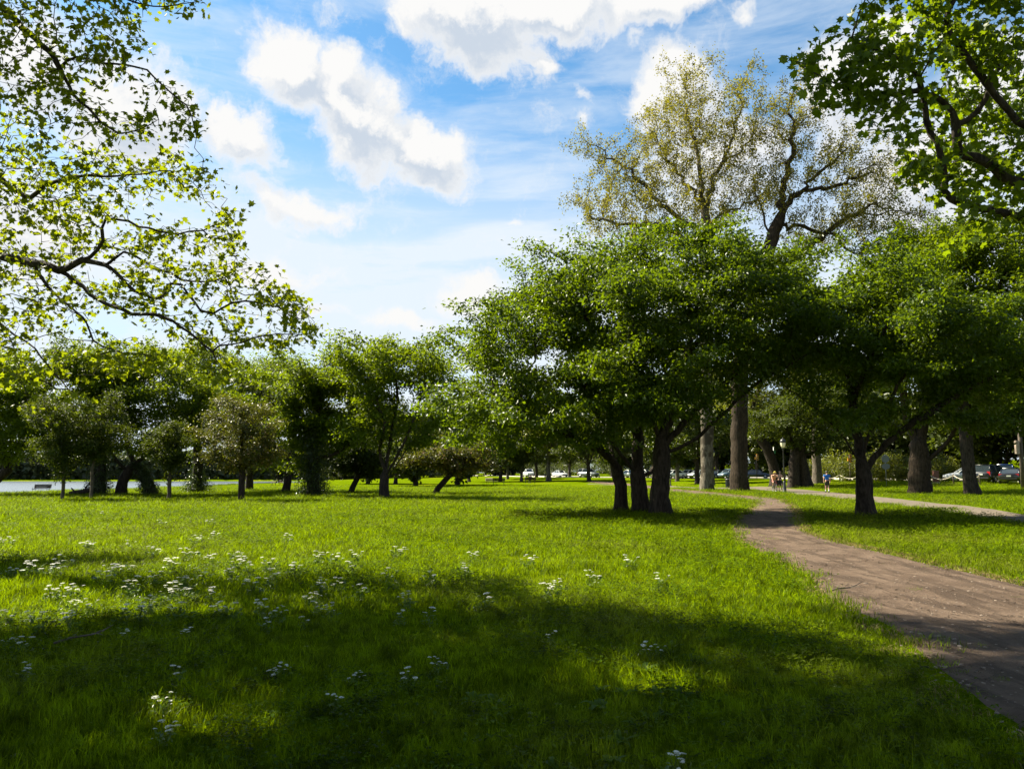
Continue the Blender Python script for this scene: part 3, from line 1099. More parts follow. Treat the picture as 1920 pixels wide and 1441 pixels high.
def build_tree(name, label, cat, base, stem, limbs, ells, mats, seed, rbase, n_attr=900, step=.45, di=3.0, dk=.8, rtip=.008, n_leaf=20000, leaf=(.07, .11), sig=(.32, .14),
               leaf_r=.03, shape=LEAF_OVAL, upw=.7, limb_r=.06, shell=.35, clump=.0, group=None, flare=.45, jitter=.28, up=0.0, max_limbs=8, zmin=None, outw=.35, crown_name='crown', cs=.5, rough=.05, second=None, slim=0.0, wig=.02, tier=1.0, sprays=60, spray=1.0):
    """base: world point; stem / limbs: polylines of world points; ells: crown ellipsoids in world space"""
    rng = np.random.default_rng(seed)
    base = np.array(base, float)
    A = ellipsoid_points(ells, n_attr, rng, shell, clump, zmin=zmin, cs=cs, tier=tier) - base
    BASES.append((base[0], base[1], rbase)) if 4 < base[1] < 75 else None
    if sprays:          # shoots that stick out of the outline
        e = rng.normal(0, 1, (sprays, 3)); e[:, 2] = np.abs(e[:, 2]) * .8 - .35; e /= np.linalg.norm(e, axis=1)[:, None]
        tips = A[(A @ e.T).argmax(0)]
        shoot = e * np.array([1, 1, .6]) + rng.normal(0, .25, e.shape)
        A = np.concatenate([A] + [tips + shoot * t * spray for t in (.3, .6, .9, 1.2)])
    polys = [np.array([np.array(p, float) - base for p in stem])] + [np.array([np.array(p, float) - base for p in l]) for l in limbs]
    pos, par = grow(polys, A, step, di, dk, rng, jitter=jitter, up=up, wig=wig)
    rad = radii(pos, par, rbase, rtip)
    rad = np.maximum(rad * (rad / rbase) ** slim, .005)
    root = empty(name, tuple(base))
    tag(root, label, cat, group)
    st, lm, rest = wood_meshes(pos, par, rad, rng, limb_r, flare, max_limbs, rough)
    link('trunk', mesh_np('trunk', *st, smooth=True), mats[0], root)
    if second:          # a further stem from the ground that joins the first higher up
        P = smooth_poly([np.array(p, float) - base for p in second[0]], .3, rng, .02); P[0, 2] -= .12
        link('trunk', mesh_np('trunk', *chain_tube(P, np.linspace(second[1], second[2], len(P)), 12, flare, rng, rough), smooth=True), mats[0], root)
    for l in lm:
        link('limb', mesh_np('limb', *l, smooth=True), mats[0], root)
    if rest:
        tag(link('branches', mesh_np('branches', *join_vf(rest), smooth=True), mats[0], root), kind='stuff')
    if n_leaf:
        tw = np.where(rad < leaf_r)[0]
        tw = tw[tw > 2]
        pick = tw[rng.integers(0, len(tw), n_leaf)]
        t = rng.uniform(0, 1, n_leaf)[:, None]
        C = pos[pick] * (1 - t) + pos[par[pick]] * t
        C += rng.normal(0, 1, C.shape) * np.array([sig[0], sig[0], sig[1]])
        cc = np.mean([e[0] for e in ells], axis=0) - base
        o = C - cc; o /= np.linalg.norm(o, axis=1)[:, None] + 1e-9
        V, F = leaves_vf(C, rng.uniform(leaf[0], leaf[1], n_leaf), rng, shape, upw=upw, out=o * outw)
        tag(link(crown_name, mesh_np('crown', V, F), mats[1], root), kind='stuff')
    return root, pos + base, par, rad


def clone(root, loc, rz, scale, label):
    c = copy_tree(root)
    c.location = loc; c.rotation_euler = (0, 0, rz); c.scale = scale
    if label: c['label'] = label
    return c


def add_ivy(root, pts, n, rad, seed, size=(.08, .15)):
    """a sleeve of ivy leaves round a stem; pts local polyline with radii"""
    rng = np.random.default_rng(seed)
    P = np.array([p[:3] for p in pts]); R = np.array([p[3] for p in pts])
    s = np.linspace(0, len(P) - 1, 200)
    Pi = np.stack([np.interp(s, np.arange(len(P)), P[:, k]) for k in range(3)], 1); Ri = np.interp(s, np.arange(len(P)), R)
    i = rng.choice(200, n, p=Ri / Ri.sum())
    a = rng.uniform(0, 6.283, n); q = rng.uniform(.45, 1.12, n) * (1 + .25 * np.sin(a * 3 + i * .12))
    d = np.stack([np.cos(a), np.sin(a), rng.normal(0, .15, n)], 1)
    C = Pi[i] + d * (Ri[i] * q)[:, None]
    V, F = leaves_vf(C, rng.uniform(size[0], size[1], n), rng, LEAF_OVAL, upw=.25, spread=.6, out=d * .9, droop=.5)
    tag(link('ivy', mesh_np('ivy', V, F), M['ivy'], root), kind='stuff')
# ------------------------------------------------------------------ the three cherries grown together, and the cherry by the paths
def V3(px, py, d): return tuple(at(px, py, d))


D1, D2, D3 = 33.6, 33.0, 31.2
b1 = foot(1162, D1); b2 = foot(1202, D2); b3 = foot(1238, D3)
CH = [M['bark_dark'], M['leaf_cherry']]
common = dict(sprays=90, spray=1.0, n_attr=1900, slim=.12, shell=.2, clump=.45, cs=.30, tier=3.2, step=.34, di=2.4, dk=.55, leaf=(.12, .20), sig=(.28, .10), leaf_r=.022, jitter=.3, limb_r=.07, flare=.55, rough=.08)
build_tree('cherry_tree', 'left of the three dark trunks grown close together under the big green crown', 'tree', b1,
           [b1, V3(1163, 915, D1), V3(1158, 890, D1), V3(1150, 868, D1 - .3)],
           [[V3(1150, 868, D1 - .3), V3(1128, 845, D1 - 1), V3(1085, 825, D1 - 2), V3(1020, 790, D1 - 3)],
            [V3(1152, 872, D1), V3(1105, 800, D1 + .5), V3(1040, 735, D1 + 1), V3(980, 690, D1 + 1.5)],
            [V3(1156, 885, D1), V3(1140, 820, D1 + 1), V3(1090, 720, D1 + 2), V3(1050, 620, D1 + 2)],
            [V3(1020, 790, D1 - 3), V3(950, 765, D1 - 3.4), V3(905, 760, D1 - 3.4)]],
           [PXE(1010, 680, 150, 130, D1 - 1, 4.2), PXE(950, 770, 98, 66, D1 - 2, 3.2), PXE(935, 650, 75, 62, D1, 2.6), PXE(1060, 590, 95, 75, D1 + .5, 3), PXE(1060, 800, 110, 48, D1 - 2.5, 2.6), PXE(905, 800, 52, 48, D1 - 1, 2), PXE(990, 828, 85, 28, D1 - 2, 2.4), PXE(1000, 540, 50, 45, D1, 2)],
           CH, 101, .25, n_leaf=54000, **common)
build_tree('cherry_tree', 'middle of the three dark trunks grown close together, forking low', 'tree', b2,
           [b2, V3(1198, 915, D2), V3(1196, 890, D2), V3(1195, 872, D2)],
           [[V3(1196, 890, D2), V3(1180, 872, D2 - .4), V3(1150, 830, D2 - 1.5), V3(1110, 760, D2 - 3), V3(1080, 680, D2 - 4)],
            [V3(1195, 872, D2), V3(1196, 820, D2), V3(1185, 720, D2 + .5), V3(1170, 600, D2 + .5), V3(1160, 520, D2)],
            [V3(1197, 892, D2), V3(1225, 878, D2 + .5), V3(1255, 810, D2 + 2), V3(1270, 700, D2 + 3.5)],
            [V3(1185, 720, D2 + .5), V3(1120, 640, D2 - 1), V3(1085, 560, D2 - 1)]],
           [PXE(1165, 570, 150, 115, D2, 5), PXE(1080, 545, 85, 55, D2, 3), PXE(1190, 500, 120, 62, D2, 3.6), PXE(1150, 720, 130, 90, D2 - 3, 2.8), PXE(1200, 690, 120, 120, D2 + 2.5, 3)],
           CH, 102, .31, n_leaf=54000, **common)
build_tree('cherry_tree', 'front right of the three dark trunks, long limbs reaching right over the path', 'tree', b3,
           [b3, V3(1237, 930, D3), V3(1239, 895, D3), V3(1240, 850, D3), V3(1238, 825, D3)],
           [[V3(1240, 850, D3), V3(1290, 832, D3 - .3), V3(1350, 780, D3 - .8), V3(1410, 725, D3 - 1.2), V3(1470, 690, D3 - 1.5), V3(1520, 660, D3 - 1.5)],
            [V3(1239, 845, D3), V3(1275, 800, D3), V3(1335, 740, D3 + .5), V3(1400, 680, D3 + 1), V3(1450, 610, D3 + 1)],
            [V3(1238, 825, D3), V3(1262, 760, D3), V3(1290, 660, D3 - .5), V3(1310, 560, D3 - .5), V3(1320, 500, D3)],
            [V3(1238, 825, D3), V3(1215, 770, D3 - .8), V3(1190, 690, D3 - 2), V3(1180, 620, D3 - 3)],
            [V3(1290, 660, D3 - .5), V3(1350, 600, D3 - 1.5), V3(1400, 540, D3 - 1.5)]],
           [PXE(1350, 600, 160, 120, D3, 5), PXE(1340, 500, 145, 62, D3, 4), PXE(1450, 590, 110, 95, D3, 3.5), PXE(1230, 700, 130, 85, D3 - 2.5, 2.6), PXE(1440, 500, 95, 50, D3 + 1, 3), PXE(1500, 640, 75, 70, D3, 2.4), PXE(1510, 540, 75, 48, D3 + 1, 2.6), PXE(1240, 560, 110, 90, D3 - 2, 3)],
           CH, 103, .33, n_leaf=66000, **common)

D4 = 30.6
b4 = foot(1621, D4)
build_tree('cherry_tree', 'dark low forking tree standing alone between the dirt path and paved path', 'tree', b4,
           [b4, V3(1621, 930, D4), V3(1618, 890, D4), V3(1616, 870, D4)],
           [[V3(1617, 880, D4), V3(1600, 850, D4), V3(1578, 815, D4 - .2), V3(1535, 770, D4 - .6), V3(1480, 730, D4 - 1), V3(1452, 705, D4 - 1)],
            [V3(1616, 870, D4), V3(1610, 830, D4 + .5), V3(1598, 760, D4 + .5), V3(1590, 660, D4 + .5), V3(1600, 560, D4)],
            [V3(1620, 885, D4), V3(1645, 850, D4), V3(1690, 810, D4 - .5), V3(1750, 770, D4 - 1), V3(1830, 720, D4 - 1.5), V3(1900, 690, D4 - 1.5)],
            [V3(1616, 870, D4), V3(1632, 810, D4 - .5), V3(1680, 730, D4 - 1.5), V3(1730, 640, D4 - 2)],
            [V3(1598, 760, D4 + .5), V3(1640, 650, D4 - 1), V3(1690, 570, D4 - 1)],
            [V3(1750, 770, D4 - 1), V3(1850, 790, D4 - 2.2), V3(1930, 770, D4 - 2.5)]],
           [PXE(1640, 610, 150, 100, D4, 4.2), PXE(1555, 610, 100, 90, D4, 3.2), PXE(1760, 640, 150, 90, D4 - .5, 3.5), PXE(1690, 730, 130, 55, D4 - 1.5, 2.5), PXE(1880, 700, 120, 80, D4 - 1, 3), PXE(1600, 770, 70, 28, D4 - 1.2, 1.6), PXE(1840, 790, 110, 26, D4 - 2, 1.8), PXE(1655, 530, 110, 55, D4 + 1, 3)],
           [M['bark_dark'], M['leaf_right']], 104, .29, n_leaf=72000, **{**common, 'n_attr': 2300})
# ------------------------------------------------------------------ the two big sycamores whose limbs hang into the picture
def poly_points(poly, n, d0, d1, rng, clump=0.0, cs=.6):
    """points inside an outline of the photograph, spread over a range of distances"""
    poly = np.array(poly, float)
    out = np.zeros((0, 3))
    while len(out) < n:
        x = rng.uniform(poly[:, 0].min(), poly[:, 0].max(), n * 2); y = rng.uniform(poly[:, 1].min(), poly[:, 1].max(), n * 2)
        m = inside(poly, x, y)
        d = rng.uniform(d0, d1, n * 2)
        P = np.array([at(a, b, c) for a, b, c in zip(x[m], y[m], d[m])])
        if clump:
            P = P[np.array([mnoise.noise(Vector(p) * cs) for p in P]) > clump - .5]
        out = np.concatenate([out, P])
    return out[:n]


def lobed_leaf_object_meshes(mat, k=6, seed=5):
    rng = np.random.default_rng(seed)
    res = []
    for i in range(k):
        T, F = LEAF_LOBED
        V = T.copy(); V[:, 2] += rng.normal(0, .05, len(T)); V[:, 1] *= rng.uniform(.85, 1.1); V[:, 0] *= rng.uniform(.9, 1.1)
        me = mesh_np('leaf', V, F); me.materials.append(mat)
        res.append(me)
    return res


def project(P):
    c, s = math.cos(PITCH), math.sin(PITCH)
    x, y, z = P[:, 0], P[:, 1], P[:, 2] - EYE
    f = y * c + z * s
    return CX + FPX * x / f, CY - FPX * (-y * s + z * c) / f, f


def near_sycamore(label, base, stem, limbs, A, fill, mats, seed, rbase, n_vis, n_fill, step, leaf, rlimb, single=300):
    rng = np.random.default_rng(seed)
    base = np.array(base, float)
    polys = [np.array([np.array(p, float) - base for p in l]) for l in [stem] + limbs]
    pos, par = grow(polys, A - base, step, 1.6, .30, rng, jitter=.36, iters=120, wig=.012)
    rad = radii(pos, par, rlimb, .0045)
    root = tag(empty('sycamore_tree', tuple(base)), label, 'tree')
    wood = rad.copy(); wood[:len(smooth_poly(polys[0], step, np.random.default_rng(0), 0))] *= rbase / rlimb
    st, lm, rest = wood_meshes(pos, par, wood, rng, .03, .4, 14, .05)
    link('trunk', mesh_np('trunk', *st, smooth=True), mats[0], root)
    for l in lm: link('limb', mesh_np('limb', *l, smooth=True), mats[0], root)
    tag(link('branches', mesh_np('branches', *join_vf(rest), smooth=True), mats[0], root), kind='stuff')
    # leaves in bunches along the twigs
    tw = np.where(rad < .013)[0]; tw = tw[tw > 3]
    bunch = tw[rng.integers(0, len(tw), n_vis // 4)]
    C = np.repeat(pos[bunch] + rng.normal(0, .05, (len(bunch), 3)), 4, 0) + rng.normal(0, .085, (len(bunch) * 4, 3))
    C[:, 2] -= .03
    size = rng.uniform(leaf[0], leaf[1], len(C)) * rng.choice([.55, .8, 1, 1.15], len(C))
    X, Y, Z = leaf_frames(C, size, rng, upw=.55, spread=.75, droop=.45)
    px, py, dist = project(C + base)
    view = (px > -10) & (px < 1930) & (py > -10) & (py < 1450)
    score = np.where(view, size / dist, 0)
    pick = np.argsort(-score)[:single]
    mask = np.zeros(len(C), bool); mask[pick] = True
    T, F = LEAF_LOBED
    r = ~mask
    V = C[r][:, None] + size[r][:, None, None] * (T[None, :, 0:1] * X[r][:, None] + T[None, :, 1:2] * Y[r][:, None] + T[None, :, 2:3] * Z[r][:, None])
    Fi = (F[None] + (np.arange(r.sum()) * len(T))[:, None, None]).reshape(-1, 3)
    tag(link('foliage', mesh_np('foliage', V.reshape(-1, 3), Fi), mats[1], root), kind='stuff')
    ms = lobed_leaf_object_meshes(mats[1], 6, seed)
    for i in pick:
        o = link('leaf', ms[int(rng.integers(0, 6))], None, root)
        Mx = Matrix(((X[i][0], Y[i][0], Z[i][0], 0), (X[i][1], Y[i][1], Z[i][1], 0), (X[i][2], Y[i][2], Z[i][2], 0), (0, 0, 0, 1)))
        o.matrix_local = Matrix.Translation(Vector(C[i])) @ Mx @ Matrix.Scale(float(size[i]), 4)
    # the rest of the crown, above and beside the frame: it shades the lawn
    if fill:
        ells, limbs2 = fill
        A2 = ellipsoid_points(ells, 2300, rng, .2, .60, cs=.36) - base
        polys = [polys[0]] + [np.array([np.array(p, float) - base for p in l]) for l in limbs2]
        p2, q2 = grow(polys, A2, .7, 5, 1.2, rng, jitter=.3)
        r2 = radii(p2, q2, rbase * .7, .012)
        _, lm2, rest2 = wood_meshes(p2, q2, r2, rng, .06, .4, 12, .05)
        for l in lm2: link('limb', mesh_np('limb', *l, smooth=True), mats[0], root)
        tag(link('branches', mesh_np('branches', *join_vf(rest2), smooth=True), mats[0], root), kind='stuff')
        tw = np.where(r2 < .045)[0]; tw = tw[tw > 3]
        bunch = tw[rng.integers(0, len(tw), n_fill // 7)]
        C = np.repeat(p2[bunch] + rng.normal(0, .28, (len(bunch), 3)), 7, 0) + rng.normal(0, .16, (len(bunch) * 7, 3))
        px, py, dist = project(C + base)
        clear = ~((px > -40) & (px < 1960) & (py > -40) & (dist > 0))          # the part in view is grown above, from the photograph
        C = C[clear]
        V, F = leaves_vf(C, rng.uniform(.14, .24, len(C)), rng, (LEAF_OVAL[0] * np.array([1, 1.7, 1]), LEAF_OVAL[1]), upw=.8)
        tag(link('crown', mesh_np('crown', V, F), mats[1], root), kind='stuff')
    return root


def build_near():
    rng = np.random.default_rng(77)
    # left: everything hangs on limbs that come in over the left edge
    dl = 14.0
    base = Vector((-13.5, 15.5, hz(-13.5, 15.5)))
    stem = [base, base + Vector((.2, 0, 3)), base + Vector((.1, .1, 6)), base + Vector((.4, 0, 9)), base + Vector((.2, -.2, 13))]
    top, mid = stem[3], stem[2]
    limbs = [
        [mid, V3(-120, 450, 14.8), V3(0, 480, 14.4), V3(110, 508, 14), V3(180, 560, 13.8), V3(240, 585, 13.6), V3(300, 592, 13.5), V3(350, 620, 13.3), V3(392, 655, 13.2), V3(428, 700, 13.0), V3(455, 690, 13)],
        [V3(110, 508, 14), V3(160, 485, 13.7), V3(190, 460, 13.5), V3(200, 410, 13.3), V3(270, 425, 13.2), V3(330, 440, 13), V3(400, 425, 12.9)],
        [V3(160, 490, 13.7), V3(205, 500, 13.6), V3(250, 545, 13.4), V3(300, 558, 13.3), V3(335, 530, 13.2), V3(385, 588, 13.1), V3(440, 565, 13), V3(500, 570, 12.9), V3(560, 600, 12.8)],
        [V3(215, 480, 13.6), V3(240, 472, 13.5), V3(300, 505, 13.4), V3(370, 530, 13.2), V3(440, 510, 13.1)],
        [V3(392, 655, 13.2), V3(430, 645, 13), V3(455, 640, 12.9), V3(520, 625, 12.8), V3(590, 625, 12.7)],
        [top, V3(-130, -90, 14), V3(0, 12, 13.4), V3(40, 50, 13.2), V3(95, 100, 13), V3(115, 135, 13), V3(140, 180, 12.9), V3(175, 215, 12.8), V3(220, 247, 12.7), V3(260, 242, 12.6), V3(300, 225, 12.5)],
        [V3(95, 100, 13), V3(108, 75, 12.8), V3(100, 30, 12.6), V3(110, -20, 12.5)],
        [V3(112, 118, 13), V3(150, 108, 12.8), V3(200, 118, 12.6), V3(270, 130, 12.5), V3(310, 165, 12.4), V3(350, 200, 12.3), V3(370, 255, 12.2)],
        [top, V3(-60, -140, 13.6), V3(60, -60, 13), V3(180, -20, 12.6), V3(280, 10, 12.3), V3(370, 5, 12.1)],
        [mid, V3(-140, 240, 14.6), V3(-20, 320, 14.2), V3(50, 370, 14), V3(90, 345, 13.8), V3(150, 330, 13.6), V3(220, 330, 13.4), V3(300, 320, 13.2)],
        [V3(60, 495, 14.2), V3(110, 560, 14), V3(160, 600, 13.8), V3(175, 640, 13.6), V3(230, 660, 13.5), V3(290, 665, 13.4)],
        [V3(-120, 450, 14.8), V3(-40, 560, 14.6), V3(10, 620, 14.4), V3(35, 680, 14.2), V3(60, 770, 14), V3(110, 790, 13.9)],
        [V3(10, 620, 14.4), V3(60, 650, 14.2), V3(120, 720, 14), V3(180, 760, 13.9)],
    ]
    A = np.concatenate([
        poly_points([(-60, -60), (400, -60), (400, 5), (330, 20), (290, 60), (320, 130), (360, 180), (395, 225), (385, 275), (340, 250), (300, 235), (240, 260), (180, 270), (150, 200), (60, 200), (-60, 190)], 900, 11.8, 14.2, rng, .45, .9),
        poly_points([(-60, 190), (60, 200), (150, 260), (240, 275), (380, 295), (405, 350), (430, 400), (470, 420), (450, 470), (520, 520), (570, 545), (625, 625), (560, 655), (500, 645), (420, 720), (330, 690), (250, 700), (130, 700), (-60, 720)], 3000, 12.2, 15.2, rng, .42, .9),
    ])
    # the leafy part of the crown overhead and to the left
    ells = [((-15, 9.8, 15), (8, 5, 2.6)), ((-8, 10.5, 18), (8, 5, 2.4)), ((-9, 8.3, 11.5), (7, 3.2, 2)), ((-4, 12, 14.5), (5, 3.4, 2)), ((-2, 8.5, 18), (6, 5, 2)), ((-14, 10.7, 10.5), (5, 3, 2))]
    limbs2 = [[stem[2], base + Vector((-2, -3, 9)), base + Vector((-3, -6, 12))], [stem[3], base + Vector((3, -3, 13)), base + Vector((6, -6, 16))], [stem[4], base + Vector((2, 2, 16)), base + Vector((5, 1, 18))], [stem[2], base + Vector((-3, 3, 9)), base + Vector((-4, 5, 12))]]
    near_sycamore('big sycamore whose drooping limbs of yellow-green leaves hang in from the left edge', base, stem, limbs, A, (ells, limbs2), [M['bark_limb'], M['leaf_syc_near']], 201, .48, 9800, 130000, .20, (.068, .122), .135)
    # right
    base = Vector((12.6, 12.2, hz(12.6, 12.2)))
    stem = [base, base + Vector((-.1, 0, 3)), base + Vector((.1, -.1, 5)), base + Vector((0, 0, 8)), base + Vector((.3, .2, 12))]
    limbs = [
        [stem[1], V3(2050, 470, 11.8), V3(1920, 410, 11.5), V3(1850, 390, 11.3), V3(1775, 372, 11.2), V3(1768, 320, 11.1), V3(1762, 280, 11), V3(1735, 232, 11), V3(1733, 180, 10.9), V3(1725, 148, 10.8), V3(1745, 105, 10.7), V3(1770, 75, 10.6)],
        [stem[2], V3(2060, 330, 11.6), V3(1920, 345, 11.4), V3(1850, 305, 11.2), V3(1795, 280, 11.1), V3(1795, 240, 11), V3(1770, 195, 10.9), V3(1735, 172, 10.8), V3(1690, 178, 10.7), V3(1620, 180, 10.6)],
        [stem[2], V3(2040, 300, 11.2), V3(1920, 235, 10.8), V3(1870, 180, 10.6), V3(1820, 115, 10.4), V3(1775, 50, 10.3), V3(1790, -20, 10.2), V3(1760, -90, 10.2)],
        [V3(1735, 150, 10.8), V3(1680, 110, 10.6), V3(1620, 85, 10.5), V3(1575, 62, 10.4)],
        [V3(1690, 178, 10.7), V3(1600, 170, 10.5), V3(1540, 145, 10.4), V3(1490, 115, 10.3)],
        [V3(1768, 320, 11.1), V3(1710, 300, 11), V3(1700, 330, 11)],
        [V3(1850, 390, 11.3), V3(1800, 430, 11.2), V3(1780, 460, 11.1)],
        [V3(1795, 240, 11), V3(1840, 200, 10.9), V3(1860, 140, 10.8)],
    ]
    A = np.concatenate([
        poly_points([(1640, -60), (1980, -60), (1980, 100), (1850, 100), (1770, 90), (1700, 130), (1620, 95), (1570, 60), (1610, 40)], 750, 9.8, 11.8, rng, .4, 1.0),
        poly_points([(1485, 105), (1545, 125), (1600, 90), (1700, 110), (1740, 140), (1720, 200), (1690, 260), (1620, 235), (1550, 215)], 650, 10.0, 11.2, rng, .3, 1.0),
        poly_points([(1760, 100), (1980, 80), (1980, 430), (1880, 405), (1800, 385), (1720, 340), (1690, 300), (1760, 290), (1740, 230)], 800, 10.4, 12.6, rng, .42, 1.0),
    ])
    ells = [((15, 8, 12), (6, 5, 5)), ((12, 7, 16), (7, 4.5, 4)), ((17, 13, 13), (5, 5, 5))]
    limbs2 = [[stem[2], base + Vector((2, -3, 8)), base + Vector((3, -6, 11))], [stem[3], base + Vector((-3, -2, 12)), base + Vector((-6, -4, 15))], [stem[3], base + Vector((2, 3, 10)), base + Vector((4, 4, 12))]]
    near_sycamore('big sycamore whose thick bare limbs and green lobed leaves hang in from the right edge', base, stem, limbs, A, (ells, limbs2), [M['bark_limb'], M['leaf_syc_right']], 202, .42, 6600, 15000, .17, (.085, .145), .145)


build_near()
# ------------------------------------------------------------------ trees on the river side (left)
LF = [M['bark_dark'], M['leaf_left']]
mid = dict(clump=.36, cs=.32, tier=2.6, n_attr=1100, step=.42, di=2.8, dk=.75, shell=.2, slim=.12, leaf=(.17, .28), sig=(.38, .18), leaf_r=.026, limb_r=.07, flare=.3)


def small_tree(name, label, px, d, fork_y, ells, mats, seed, r, n_leaf, lean=0, limbs=None, group=None, **kw):
    """ells in pixels (cx, cy, rx, ry); stem from the ground to fork_y"""
    b = foot(px, d)
    top = V3(px + lean, fork_y, d)
    mp = V3(px + lean * .4, (fork_y + 927) / 2, d)
    E = [PXE(*e, d, max(e[2], e[3] * .8) * d / FPX) for e in ells]
    if limbs is None:
        lm = [[top, tuple((np.array(top) + np.array(e[0])) / 2 + np.array([0, 0, .2])), e[0]] for e in E]
    else:
        lm = [[V3(x, y, d + dd) for x, y, dd in l] for l in limbs]
    a = {**mid, **kw}
    return build_tree(name, label, 'tree', b, [b, mp, top], lm, E, mats, seed, r, n_leaf=n_leaf, group=group, **a)[0]


YG = dict(sprays=26, spray=.45, clump=.2, cs=.6, tier=1.0, n_attr=650, leaf=(.11, .18), sig=(.26, .16), rtip=.006, limb_r=.035, up=.12, flare=.15)
small_tree('young_tree', 'slender young tree with dark vase-shaped crown nearest the river bench', 119, 47.5, 893, [(118, 820, 62, 60), (112, 780, 60, 38)], [M['bark_grey'], M['leaf_dark']], 301, .10, 13000, **YG)
small_tree('young_tree', 'slender young tree in front of the ivy-clad leaning trunks', 173, 48.5, 880, [(180, 810, 52, 52), (195, 770, 34, 30)], [M['bark_grey'], M['leaf_dark']], 302, .09, 9500, **YG)
small_tree('young_tree', 'smallest young tree with narrow oval crown, between the ivy stumps and crab apple', 318, 49.5, 898, [(318, 830, 36, 48), (322, 855, 30, 28)], [M['bark_grey'], M['leaf_dark']], 303, .12, 8000, **YG)
small_tree('crab_apple_tree', 'round crab apple with reddish leaf tips and short dark trunk', 454, 48.8, 888, [(450, 815, 78, 62), (420, 850, 45, 35), (490, 850, 50, 38), (450, 770, 60, 30)], [M['bark_dark'], M['leaf_red']], 304, .19, 19000, **{**YG, 'limb_r': .05, 'n_attr': 1000})
tA = small_tree('ivy_tree', 'ivy-wrapped upright trunk with wide layered crown, behind two young trees', 187, 59, 850, [(110, 735, 110, 70), (30, 720, 80, 62), (150, 690, 90, 45), (60, 800, 80, 50), (130, 810, 70, 45), (10, 690, 70, 45)], LF, 305, .42, 48750, limbs=[[(187, 850, 0), (140, 810, 0), (80, 760, -1), (20, 730, -1)], [(187, 850, 0), (180, 780, 1), (150, 700, 1)], [(187, 860, 0), (120, 840, -1), (60, 810, -2)]])
add_ivy(tA, [(0, 0, .1, .85), (0, 0, 1, .8), (.0, 0, 2.2, .62), (.0, 0, 3.4, .55)], 5200, .6, 31)
bB = foot(229, 60)
tB = build_tree('ivy_tree', 'pair of ivy-draped trunks leaning together into an arch over the grass', 'tree', bB, [bB, V3(229, 905, 60), V3(240, 885, 60), V3(252, 870, 60)],
                [[V3(252, 870, 60), V3(300, 830, 59), V3(360, 770, 58), V3(400, 720, 58)], [V3(250, 870, 60), V3(235, 800, 60.5), V3(250, 720, 61), V3(280, 670, 61)], [V3(240, 885, 60), V3(210, 850, 59), V3(190, 800, 58.5), V3(200, 740, 58)]],
                [PXE(300, 720, 110, 62, 60, 4.5), PXE(240, 690, 90, 45, 60, 4), PXE(250, 780, 90, 55, 58.5, 3), PXE(370, 740, 70, 60, 60, 3), PXE(330, 800, 60, 45, 59, 2.5), PXE(200, 800, 70, 45, 59, 3), PXE(280, 830, 60, 30, 58, 2.5)], LF, 306, .36, n_leaf=44000, second=([foot(286, 60), V3(276, 905, 60), V3(262, 885, 60), V3(250, 868, 60)], .42, .28), **{**mid, 'n_attr': 1400})[0]
add_ivy(tB, [(2.2, 0, .1, .75), (1.9, 0, .9, .6), (1.5, 0, 1.7, .5), (.9, 0, 2.4, .45)], 4800, .5, 32)
tC = small_tree('ivy_tree', 'short ivy-mounded trunk at the bank, behind the smallest young tree', 371, 68, 840, [(420, 720, 80, 62), (370, 690, 80, 50), (450, 780, 70, 45), (380, 800, 60, 45)], LF, 307, .38, 31875)
add_ivy(tC, [(-.1, 0, .1, 1.15), (0, 0, .8, .95), (0, 0, 1.6, .55), (0, 0, 3.2, .5)], 4800, .6, 33)
small_tree('park_tree', 'dark trunk half hidden right behind the crab apple', 468, 74, 870, [(520, 720, 70, 55), (480, 780, 70, 50), (500, 850, 45, 30)], LF, 308, .33, 24375)
small_tree('park_tree', 'leaning dark trunk just left of the tall ivy column', 537, 67, 860, [(540, 730, 75, 50), (570, 790, 60, 50), (505, 800, 50, 50)], [M['bark_dark'], M['leaf_dark']], 309, .30, 14000, lean=8)
tD = small_tree('ivy_tree', 'tall column of dark ivy round a trunk with one limb reaching right', 588, 56.5, 800, [(590, 715, 80, 42), (645, 765, 65, 50), (555, 770, 50, 55), (650, 700, 60, 38), (560, 850, 35, 35), (630, 820, 45, 35)], LF, 310, .40, 37500,
                limbs=[[(590, 860, 0), (625, 852, -.3), (655, 830, -.6), (672, 800, -.6), (690, 770, -.6)], [(588, 800, 0), (600, 750, 0), (590, 700, 0)], [(588, 820, 0), (560, 790, 0), (545, 760, 0)]])
add_ivy(tD, [(0, 0, .1, 1.15), (.1, 0, 1.2, .95), (.1, 0, 2.4, .85), (0, 0, 3.8, .95), (0, 0, 4.6, .55), (0, 0, 5.8, .6)], 10400, .8, 34)
small_tree('park_tree', 'open many-limbed tree with airy crown and sky showing through its fork', 721, 53, 880, [(735, 680, 105, 52), (690, 735, 70, 50), (800, 720, 62, 48), (740, 650, 60, 28), (790, 800, 55, 40), (690, 800, 50, 35)], [M['bark_dark'], M['leaf_left']], 311, .30, 24000, clump=.42,
           limbs=[[(721, 880, 0), (712, 840, 0), (722, 790, -1), (695, 750, -1), (690, 720, -1)], [(721, 890, 0), (728, 850, .5), (736, 800, 1), (745, 740, 1), (735, 680, 1)], [(724, 900, 0), (745, 870, 0), (765, 840, 0), (795, 822, -.5), (815, 790, -.5)], [(722, 895, 0), (752, 840, -1), (775, 790, -1), (790, 740, -1), (800, 715, -1)], [(722, 790, -1), (705, 740, -1), (725, 690, 0)]])
small_tree('park_tree', 'small dark tree with kinked trunk, left of the airy many-limbed tree', 657, 64, 893, [(665, 850, 42, 38), (690, 870, 30, 22), (640, 860, 28, 24)], [M['bark_dark'], M['leaf_dark']], 312, .21, 11000, lean=15, n_attr=700, spray=.5)
